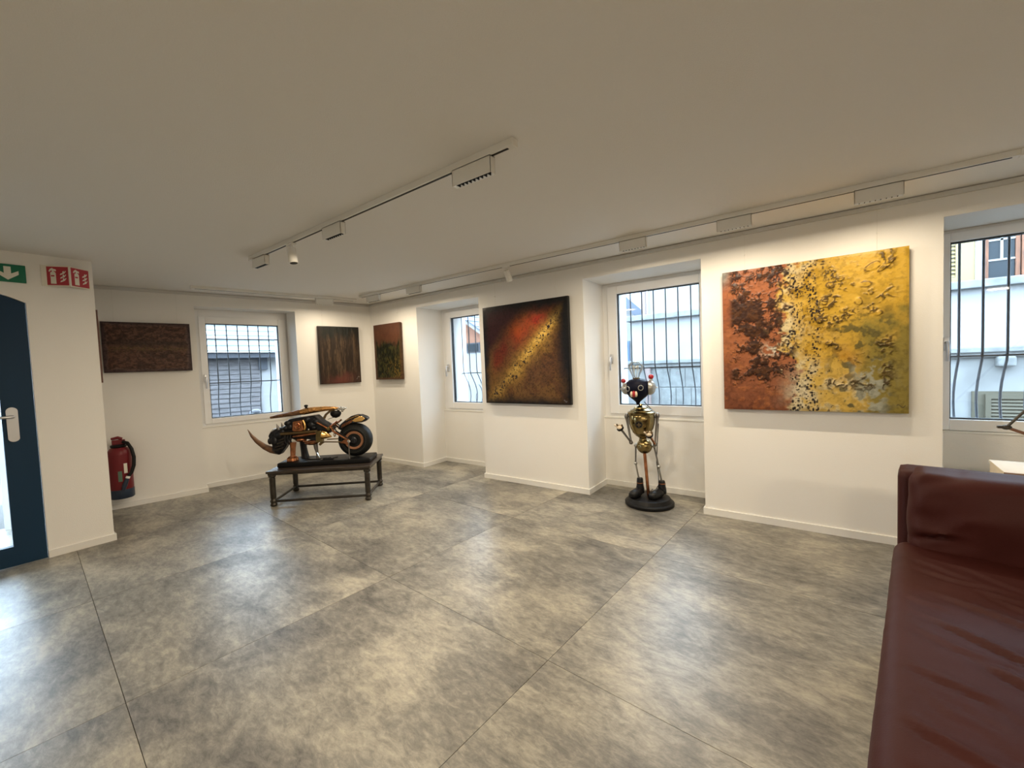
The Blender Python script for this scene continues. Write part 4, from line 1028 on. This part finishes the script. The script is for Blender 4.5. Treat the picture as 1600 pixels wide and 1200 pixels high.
# ------------------------------------------------------------------ oxblood daybed
sf = empty('leather_daybed', (0.277, 2.333, 0), R(-8.5)); tag(sf, 'oxblood red leather daybed with a raised head cushion at the right edge', 'sofa')
def soft_box(x0, x1, y0, y1, z0, z1, r, step, disp):
    nx_, ny_, nz__ = [max(2, int((b_ - a_) / step)) for a_, b_ in ((x0, x1), (y0, y1), (z0, z1))]
    lin = lambda a_, b_, n_: [a_ + (b_-a_)*i/n_ for i in range(n_+1)]
    xs_, ys_, zs_ = lin(x0, x1, nx_), lin(y0, y1, ny_), lin(z0, z1, nz__)
    ids = {}; vs = []; fs = []
    def vid(i, j, k):
        if (i, j, k) not in ids:
            ids[(i, j, k)] = len(vs); vs.append((xs_[i], ys_[j], zs_[k]))
        return ids[(i, j, k)]
    for i in range(nx_):
        for j in range(ny_):
            fs.append((vid(i,j,0), vid(i,j+1,0), vid(i+1,j+1,0), vid(i+1,j,0)))
            fs.append((vid(i,j,nz__), vid(i+1,j,nz__), vid(i+1,j+1,nz__), vid(i,j+1,nz__)))
    for i in range(nx_):
        for k in range(nz__):
            fs.append((vid(i,0,k), vid(i+1,0,k), vid(i+1,0,k+1), vid(i,0,k+1)))
            fs.append((vid(i,ny_,k), vid(i,ny_,k+1), vid(i+1,ny_,k+1), vid(i+1,ny_,k)))
    for j in range(ny_):
        for k in range(nz__):
            fs.append((vid(0,j,k), vid(0,j,k+1), vid(0,j+1,k+1), vid(0,j+1,k)))
            fs.append((vid(nx_,j,k), vid(nx_,j+1,k), vid(nx_,j+1,k+1), vid(nx_,j,k+1)))
    P = np.array(vs)
    Q = np.clip(P, [x0+r, y0+r, z0+r], [x1-r, y1-r, z1-r])
    D = P - Q; ln_ = np.linalg.norm(D, axis=1, keepdims=True)
    Nn = np.where(ln_ > 1e-6, D / np.maximum(ln_, 1e-6), [0, 0, 1])
    P = Q + Nn * r
    P = P + disp(P, Nn)
    return MB().add([tuple(p) for p in P], fs)
def nz2(x, y, s=0): return fbm(x + 50.0, y + 50.0, 301 + s, 3) - 0.5
rs = random.Random(11)
creases = [((0.06, -0.25), (0.30, -0.32), 0.7), ((0.10, -0.42), (0.42, -0.62), 0.9), ((0.03, -0.62), (0.55, -0.86), 1.2), ((0.03, -0.72), (0.28, -0.80), 0.6),
           ((0.14, -0.78), (0.60, -1.05), 1.3), ((0.03, -0.90), (0.24, -1.00), 0.8), ((0.20, -0.98), (0.62, -1.20), 1.0), ((0.35, -0.30), (0.85, -0.62), 0.9),
           ((0.02, -1.15), (0.4, -1.3), 1.0), ((0.3, -1.3), (0.9, -1.5), 1.0), ((0.02, -0.50), (0.16, -0.55), 0.6)]
for k in range(22):
    cx_, cy_ = rs.uniform(0.0, 0.5), rs.uniform(-1.4, -0.15); l_ = rs.uniform(0.10, 0.26)
    creases.append(((cx_, cy_), (cx_ + l_, cy_ - l_ * rs.uniform(0.1, 0.6)), rs.uniform(0.25, 0.55)))
def seat_disp(P, Nn):
    x, y = P[:, 0], P[:, 1]
    h = 0.010 * nz2(x*2.2, y*2.2) + 0.003 * nz2(x*6, y*14, 5)
    for (a_, b_, am) in creases:
        dx, dy = b_[0]-a_[0], b_[1]-a_[1]; L2 = dx*dx+dy*dy
        t = ((x-a_[0])*dx + (y-a_[1])*dy)/L2
        dd = ((x-a_[0])*(-dy) + (y-a_[1])*dx)/math.sqrt(L2) + 0.014*np.sin(t*5 + am*9) + 0.02*nz2(x*7, y*7, 21)
        fall = np.exp(-((t-.5)/.40)**4)
        h = h + am * fall * (-0.0075*np.exp(-(dd/.009)**2) + 0.006*np.exp(-((dd-.022)/.016)**2))
    side = np.clip(-Nn[:, 0], 0, 1)
    h = h * (1 - 0.6*side) + side * 0.004 * nz2(y*9, P[:, 2]*9, 31)
    return Nn * h[:, None]
soft_box(0.0, 0.98, -2.0, 0.07, 0.14, 0.45, 0.055, 0.0125, seat_disp).build('seat_cushion', M['leather'], sf, smooth=60)
def back_disp(P, Nn):
    x, z = P[:, 0], P[:, 2]
    t = np.clip(1 - (x - 0.04) / 0.34, 0, 1)
    h = 0.016 * nz2(x*4, z*6, 9)
    front = Nn[:, 1] < 0.2
    fold = np.sin((z - 0.30*x)*62 + 9*nz2(x*5, z*5, 11))
    hf = 0.0075 * t**1.4 * fold * np.clip((x-0.05)/.04, 0, 1) + 0.03*np.exp(-((z-.60)/.10)**2) * np.clip((x-.05)/.2, 0, 1)
    # a deep pinch low on the left
    hf = hf - 0.020*np.exp(-(((x-.12)/.05)**2 + ((z-.50 - (x-.12)*.3)/.012)**2)) + 0.012*np.exp(-(((x-.14)/.06)**2 + ((z-.525)/.014)**2))
    h = h + np.where(front, hf, 0)
    out = Nn * h[:, None]; out[:, 1] += (z-.45)*0.10
    return out
def lean(P, Nn):
    out = np.zeros_like(P); out[:, 1] = (P[:, 2]-.45)*0.10; return out
soft_box(0.045, 0.98, -0.02, 0.20, 0.41, 0.745, 0.05, 0.0105, back_disp).build('head_cushion', M['leather'], sf, smooth=60)
soft_box(0.012, 0.98, 0.08, 0.26, 0.20, 0.735, 0.022, 0.03, lean).build('headrest_panel', M['leather'], sf, smooth=60)
for (fx_, fy_) in ((0.09, -1.9), (0.89, -1.9), (0.09, 0.0), (0.89, 0.0)):
    MB().lathe([(0.018, 0), (0.022, 0.01), (0.022, 0.15)], (fx_, fy_, 0), n=14).build('leg', M['steel'], sf, smooth=40)
MB().box(0.03, 0.95, -1.96, 0.05, 0.11, 0.16).build('bed_frame', M['black'], sf, bevel=0.005)

# ------------------------------------------------------------------ side table and desk lamp
st = empty('side_table', (1.16, 3.42, 0), R(-4)); tag(st, 'pale birch side table with a brown edge behind the daybed', 'table')
MB().box(-0.33, 0.45, -0.21, 0.12, 0.585, 0.600).build('table_top', M['birch'], st, bevel=0.002)
MB().box(-0.331, 0.451, -0.213, -0.210, 0.586, 0.599).build('edge_band', M['walnut'], st)
for sx in (-0.315, 0.43): MB().box(sx - 0.012, sx + 0.012, -0.20, 0.11, 0.0, 0.585).build('side_panel', M['birch'], st)
MB().box(-0.30, 0.418, -0.20, -0.188, 0.40, 0.585).build('drawer_front', M['birch'], st, bevel=0.002)
MB().box(-0.30, 0.418, -0.18, 0.11, 0.15, 0.165).build('shelf', M['birch'], st)
dl = empty('desk_lamp', (1.22, 3.45, 0.60)); tag(dl, 'jointed desk lamp in front of the rightmost window', 'lamp')
MB().lathe([(0.085, 0), (0.09, 0.006), (0.085, 0.018), (0.02, 0.024)], n=28).build('lamp_base', M['steel'], dl, smooth=40)
jp = Vector((-0.345, -0.01, 0.210)); bp_ = Vector((0, 0, 0.03)); tp_ = Vector((0.02, 0.02, 0.72))
MB().tube([bp_ - Vector((0, 0, .008)), bp_ + Vector((0, 0, .03))], 0.012, 12).build('pivot', M['steel'], dl, smooth=40)
MB().tube([bp_ + Vector((0, 0, .02)), jp], [0.0085, 0.0085], 10).build('lower_arm', M['lamparm'], dl, smooth=50)
MB().tube([jp, tp_], [0.0065, 0.0065], 10).build('upper_arm', M['steel'], dl, smooth=50)
b = MB(); b.ball(jp, (0.022, 0.014, 0.014), 12); b.box(jp.x - .034, jp.x - .005, jp.y - .01, jp.y + .01, jp.z - .006, jp.z + .008); b.build('elbow_joint', M['steel'], dl, smooth=40)
MB().tube([tp_, tp_ + Vector((0.03, -0.01, -0.01)), tp_ + Vector((0.06, -.01, -.05)), tp_ + Vector((0.09, -0.01, -0.12))], [0.015, 0.03, 0.05, 0.075], 18).build('lamp_shade', M['steel'], dl, smooth=50)

# ------------------------------------------------------------------ outside
o = MB().box(-22, 16, -14, 22, -0.5, -0.15).build('street', M['street']); tag(o, kind='structure')
# house across the street
hs = empty('opposite_house', (-2.87, 8.0, -0.15)); tag(hs, 'pale rendered house with stone ledges across the street', 'building')
ho = (2.87, -8.0, 0.15)
def H(): return MB(ho)
H().box(-2.87, 7.0, 8.06, 11, -0.15, 1.14).build('lower_wall', M['facade2'], hs)
H().box(-2.87, 7.0, 8.02, 11, 1.14, 2.03).build('parapet_wall', M['facade'], hs)
H().box(-2.95, 7.0, 7.95, 8.3, 1.19, 1.255).build('lower_ledge', M['stone'], hs, bevel=0.01)
H().box(-2.95, 7.0, 8.0, 8.3, 1.13, 1.19).build('ledge_moulding', M['facade2'], hs)
H().box(-2.95, 7.0, 7.90, 8.5, 2.03, 2.135).build('upper_ledge', M['stone'], hs, bevel=0.012)
H().box(-2.60, 7.0, 8.25, 11, 2.135, 3.35).build('upper_wall', M['facade'], hs)  # unseen top cut low so more sky light reaches the windows
H().tube([(-2.66, 8.17, 2.13), (-2.66, 8.17, 3.3)], 0.05, 12).build('drainpipe', M['pipe'], hs, smooth=50)
H().tube([(-2.55, 7.98, -0.15), (-2.55, 7.98, 1.13)], 0.055, 12).build('drainpipe', M['pipe'], hs, smooth=50)
H().box(2.10 - 0.16, 2.10, 7.93, 8.1, 1.0, 1.13).build('bracket', M['stone'], hs, bevel=0.02)
for k in range(6):
    for r_ in range(3):
        H().box(-2.42 + 0.27*k + 0.1*(r_ % 2), -2.16 + 0.27*k + 0.1*(r_ % 2), 8.045, 8.07, 0.02 + 0.36*r_, 0.365 + 0.36*r_).build('stone_block', M['stone'], hs, bevel=0.008)
sy_ = 8.25
for k in range(8):
    H().box(-2.8, 7.1, 8.0 + .30*k, 8.34 + .30*k, 3.35 + .14*k, 3.40 + .14*k).build('roof_course', M['roofb'], hs)
def shutter(x0_, x1_, z0_, z1_, y_, mt, ns, parent):
    s_ = H(); s_.box(x0_, x0_ + .05, y_ - .035, y_, z0_, z1_); s_.box(x1_ - .05, x1_, y_ - .035, y_, z0_, z1_); s_.box(x0_ + .05, x1_ - .05, y_ - .035, y_, z0_, z0_ + .06); s_.box(x0_ + .05, x1_ - .05, y_ - .035, y_, z1_ - .06, z1_)
    s_ = s_.build('shutter', mt, parent)
    for k in range(ns):
        zz = z0_ + .06 + (z1_ - z0_ - .12) * (k + .5) / ns; hh_ = (z1_ - z0_ - .12) / ns * .42
        b_ = H(); b_.add([(x0_+.05, y_-.032, zz-hh_), (x1_-.05, y_-.032, zz-hh_), (x1_-.05, y_-.004, zz+hh_), (x0_+.05, y_-.004, zz+hh_), (x0_+.05, y_-.024, zz-hh_), (x1_-.05, y_-.024, zz-hh_), (x1_-.05, y_+.004, zz+hh_), (x0_+.05, y_+.004, zz+hh_)],
              [(0,1,2,3), (7,6,5,4), (0,4,5,1), (3,2,6,7), (0,3,7,4), (1,5,6,2)]); b_.build('slat', mt, s_)
shutter(1.27, 1.66, 2.17, 3.2, sy_, M['yshut'], 17, hs)
H().box(1.66, 1.79, sy_ - .04, sy_, 2.135, 3.25).build('yellow_panel', M['yshut'], hs)
H().box(1.79, 1.875, sy_ - .05, sy_, 2.135, 3.25).build('window_surround', M['facade'], hs)
wn = H().box(1.875, 1.915, sy_ - .03, sy_, 2.135, 3.22).box(2.15, 2.19, sy_ - .03, sy_, 2.135, 3.22).build('timber_window', M['bwood'], hs)
H().box(1.915, 2.15, sy_ - .01, sy_ - .002, 2.135, 3.2).build('pane', M['dglass'], wn)
for zz in (2.40, 2.66, 2.95): H().box(1.915, 2.15, sy_ - .025, sy_ - .01, zz - .012, zz + .012).build('glazing_bar', M['facade'], wn)
H().box(2.02, 2.045, sy_ - .025, sy_ - .01, 2.41, 3.2).build('glazing_bar', M['facade'], wn)
for k in range(4): H().box(2.20 + .14*k, 2.335 + .14*k, sy_ - .045, sy_, 2.135, 3.2).build('timber_board', M['bwood'], hs)
H().box(1.735, 3.0, 8.03, 8.062, 0.10, 0.675).build('cellar_recess', M['olive'], hs)
shutter(1.85, 2.95, 0.12, 0.64, 8.03, M['olive'], 9, hs)
# house with the blue roof further along the street
h2 = empty('blue_roof_house', (-6.0, 12.0, -0.15)); tag(h2, 'white house with a blue-grey roof edge far down the street', 'building')
o2 = (6.0, -12.0, 0.15)
MB(o2).prism([(-9.0, -0.15), (-3.95, -0.15), (-3.95, 2.45), (-6.5, 4.86), (-9.0, 2.45)], 12.0, 16, 'xz').build('gable_wall', M['facade'], h2)
MB(o2).prism([(-3.60, 2.12), (-6.5, 4.86), (-6.5, 5.20), (-3.60, 2.46)], 11.6, 11.72, 'xz').build('barge_board', M['roofb'], h2)
MB(o2).prism([(-3.60, 2.36), (-6.5, 5.10), (-6.5, 5.20), (-3.60, 2.46)], 11.7, 16.4, 'xz').build('roof', M['roofb'], h2)
MB(o2).prism([(-9.4, 2.12), (-6.5, 4.86), (-6.5, 5.20), (-9.4, 2.46)], 11.6, 16.4, 'xz').build('roof', M['roofb'], h2)
wf = MB(o2).box(-4.66, -4.34, 11.95, 12.0, 1.13, 1.86).build('window', M['bluew'], h2)
for k in range(2): MB(o2).box(-4.64 + .15*k, -4.51 + .15*k, 11.94, 11.955, 1.17, 1.82).build('pane', mat('blue_shutter_%d' % k, (0.05, 0.09, 0.15), 0.6), wf)
MB(o2).box(-4.62, -4.50, 11.95, 12.0, 2.18, 2.30).build('vent', M['stone'], h2)
bd_ = empty('pale_roofed_house', (-9.5, 17.0, -0.15)); tag(bd_, 'distant house with a pale ribbed roof behind the blue roof', 'building')
MB((9.5, -17, .15)).box(-9.5, -3.2, 17, 21, -0.15, 3.3).build('wall', M['facade'], bd_)
for k in range(10):
    y0_ = 16.7 + 0.24*k; z0_ = 3.3 + 0.17*k
    MB((9.5, -17, .15)).box(-9.7, -3.0, y0_, y0_ + 0.28, z0_, z0_ + 0.06).build('roof_course', M['roofw'], bd_)
# timber gabled house
h3 = empty('timber_gable_house', (-7.4, 8.0, -0.15)); tag(h3, 'white house with an orange timber gable seen through the narrow window', 'building')
o3 = (7.4, -8.0, .15)
MB(o3).box(-9.3, -5.5, 8.0, 12, -0.15, 1.88).build('wall', M['facade'], h3)
band = MB(o3).box(-9.3, -5.5, 7.97, 8.02, 1.64, 1.885).build('window_band', M['sidingd'], h3)
for k in range(9): MB(o3).box(-9.2 + .41*k, -8.86 + .41*k, 7.955, 7.972, 1.67, 1.855).build('pane', M['dglass'], band)
for k in range(19):
    xa = -9.3 + 0.2*k; xb = xa + 0.19; zc_ = lambda x: 2.62 - 0.65*abs(x + 7.4) if abs(x + 7.4) < 1.9 else 1.4
    za, zb_ = max(zc_(xa), 1.89), max(zc_(xb), 1.89)
    MB(o3).prism([(xa, 1.885), (xb, 1.885), (xb, zb_), (xa, za)], 7.985, 8.03, 'xz').build('timber_board', M['owood'], h3)
MB(o3).prism([(-7.4, 2.62), (-5.3, 1.255), (-5.3, 1.335), (-7.4, 2.70)], 7.75, 7.80, 'xz').build('barge_board', M['facade'], h3)
MB(o3).prism([(-7.4, 2.62), (-9.5, 1.255), (-9.5, 1.335), (-7.4, 2.70)], 7.75, 7.80, 'xz').build('barge_board', M['facade'], h3)
for k in range(9):
    t0, t1 = k / 9, (k + 1.15) / 9
    for sx in (1, -1):
        MB(o3).prism([(-7.4 + sx*2.2*t0, 2.72 - 1.43*t0), (-7.4 + sx*2.2*t1, 2.72 - 1.43*t1), (-7.4 + sx*2.2*t1, 2.77 - 1.43*t1), (-7.4 + sx*2.2*t0, 2.75 - 1.43*t0)], 7.7, 12.2, 'xz').build('roof_course', M['roofb'], h3)
h4 = empty('rear_block', (-13.0, 14.0, -0.15)); tag(h4, 'pale ribbed roof rising behind the timber gable', 'building')
MB((13, -14, .15)).box(-16, -9.6, 14, 18, -0.15, 3.0).build('wall', M['facade'], h4)
for k in range(12): MB((13, -14, .15)).box(-16.2, -9.4, 13.7 + .26*k, 14.0 + .26*k, 3.0 + .2*k, 3.06 + .2*k).build('roof_course', M['roofw'], h4)
# barn behind the motorbike window (frame of the west wall)
bn = empty('plank_barn', (WC[0], WC[1], -0.15), WROT); tag(bn, 'grey plank barn with a pale ribbed roof outside the window', 'building')
of = (0, 0, .15)
MB(of).box(-4.2, -0.45, 5.04, 9, -0.15, 1.75).build('core_wall', M['sidingd'], bn)
npk = 17
for k in range(npk):
    z0_ = -0.10 + 1.72*k/npk
    b = MB(of); b.add([(-4.2, 5.0, z0_), (-0.45, 5.0, z0_), (-0.45, 5.05, z0_), (-4.2, 5.05, z0_), (-4.2, 5.025, z0_ + .108), (-0.45, 5.025, z0_ + .108), (-0.45, 5.05, z0_ + .108), (-4.2, 5.05, z0_ + .108)], [(0,3,2,1),(4,5,6,7),(0,1,5,4),(1,2,6,5),(2,3,7,6),(3,0,4,7)])
    b.build('siding_board', M['siding'], bn)
MB(of).box(-4.3, 1.8, 4.70, 4.74, 1.66, 1.78).build('fascia', M['sidingd'], bn)
MB(of).box(-0.45, 1.8, 5.06, 9, -0.15, 1.75).build('white_wall', M['facade'], bn)
MB(of).box(-0.47, -0.30, 4.95, 5.06, 1.40, 1.68).build('eave_bracket', M['sidingd'], bn)
for k in range(18):
    y0_ = 4.62 + 0.21*k; z0_ = 1.78 + 0.125*k
    b = MB(of); b.add([(-4.3, y0_, z0_), (1.8, y0_, z0_), (1.8, y0_ + .25, z0_ + .125), (-4.3, y0_ + .25, z0_ + .125), (-4.3, y0_, z0_ + .035), (1.8, y0_, z0_ + .035), (1.8, y0_ + .25, z0_ + .15), (-4.3, y0_ + .25, z0_ + .15)], [(0,3,2,1),(4,5,6,7),(0,1,5,4),(1,2,6,5),(2,3,7,6),(3,0,4,7)])
    b.build('roof_course', M['roofw'], bn)
pt = empty('bollard', (WC[0] + math.cos(WROT)*-1.0 - math.sin(WROT)*2.6, WC[1] + math.sin(WROT)*-1.0 + math.cos(WROT)*2.6, -0.15)); tag(pt, 'dark round-topped bollard outside the window above the motorbike', 'bollard')
MB().lathe([(0.11, 0), (0.11, 0.62), (0.13, 0.65), (0.13, 0.68)], n=20).build('post', M['gun'], pt, smooth=40)
MB().ball((0, 0, 0.745), (0.12, 0.12, 0.10), 20).build('cap', M['gun'], pt, smooth=60)
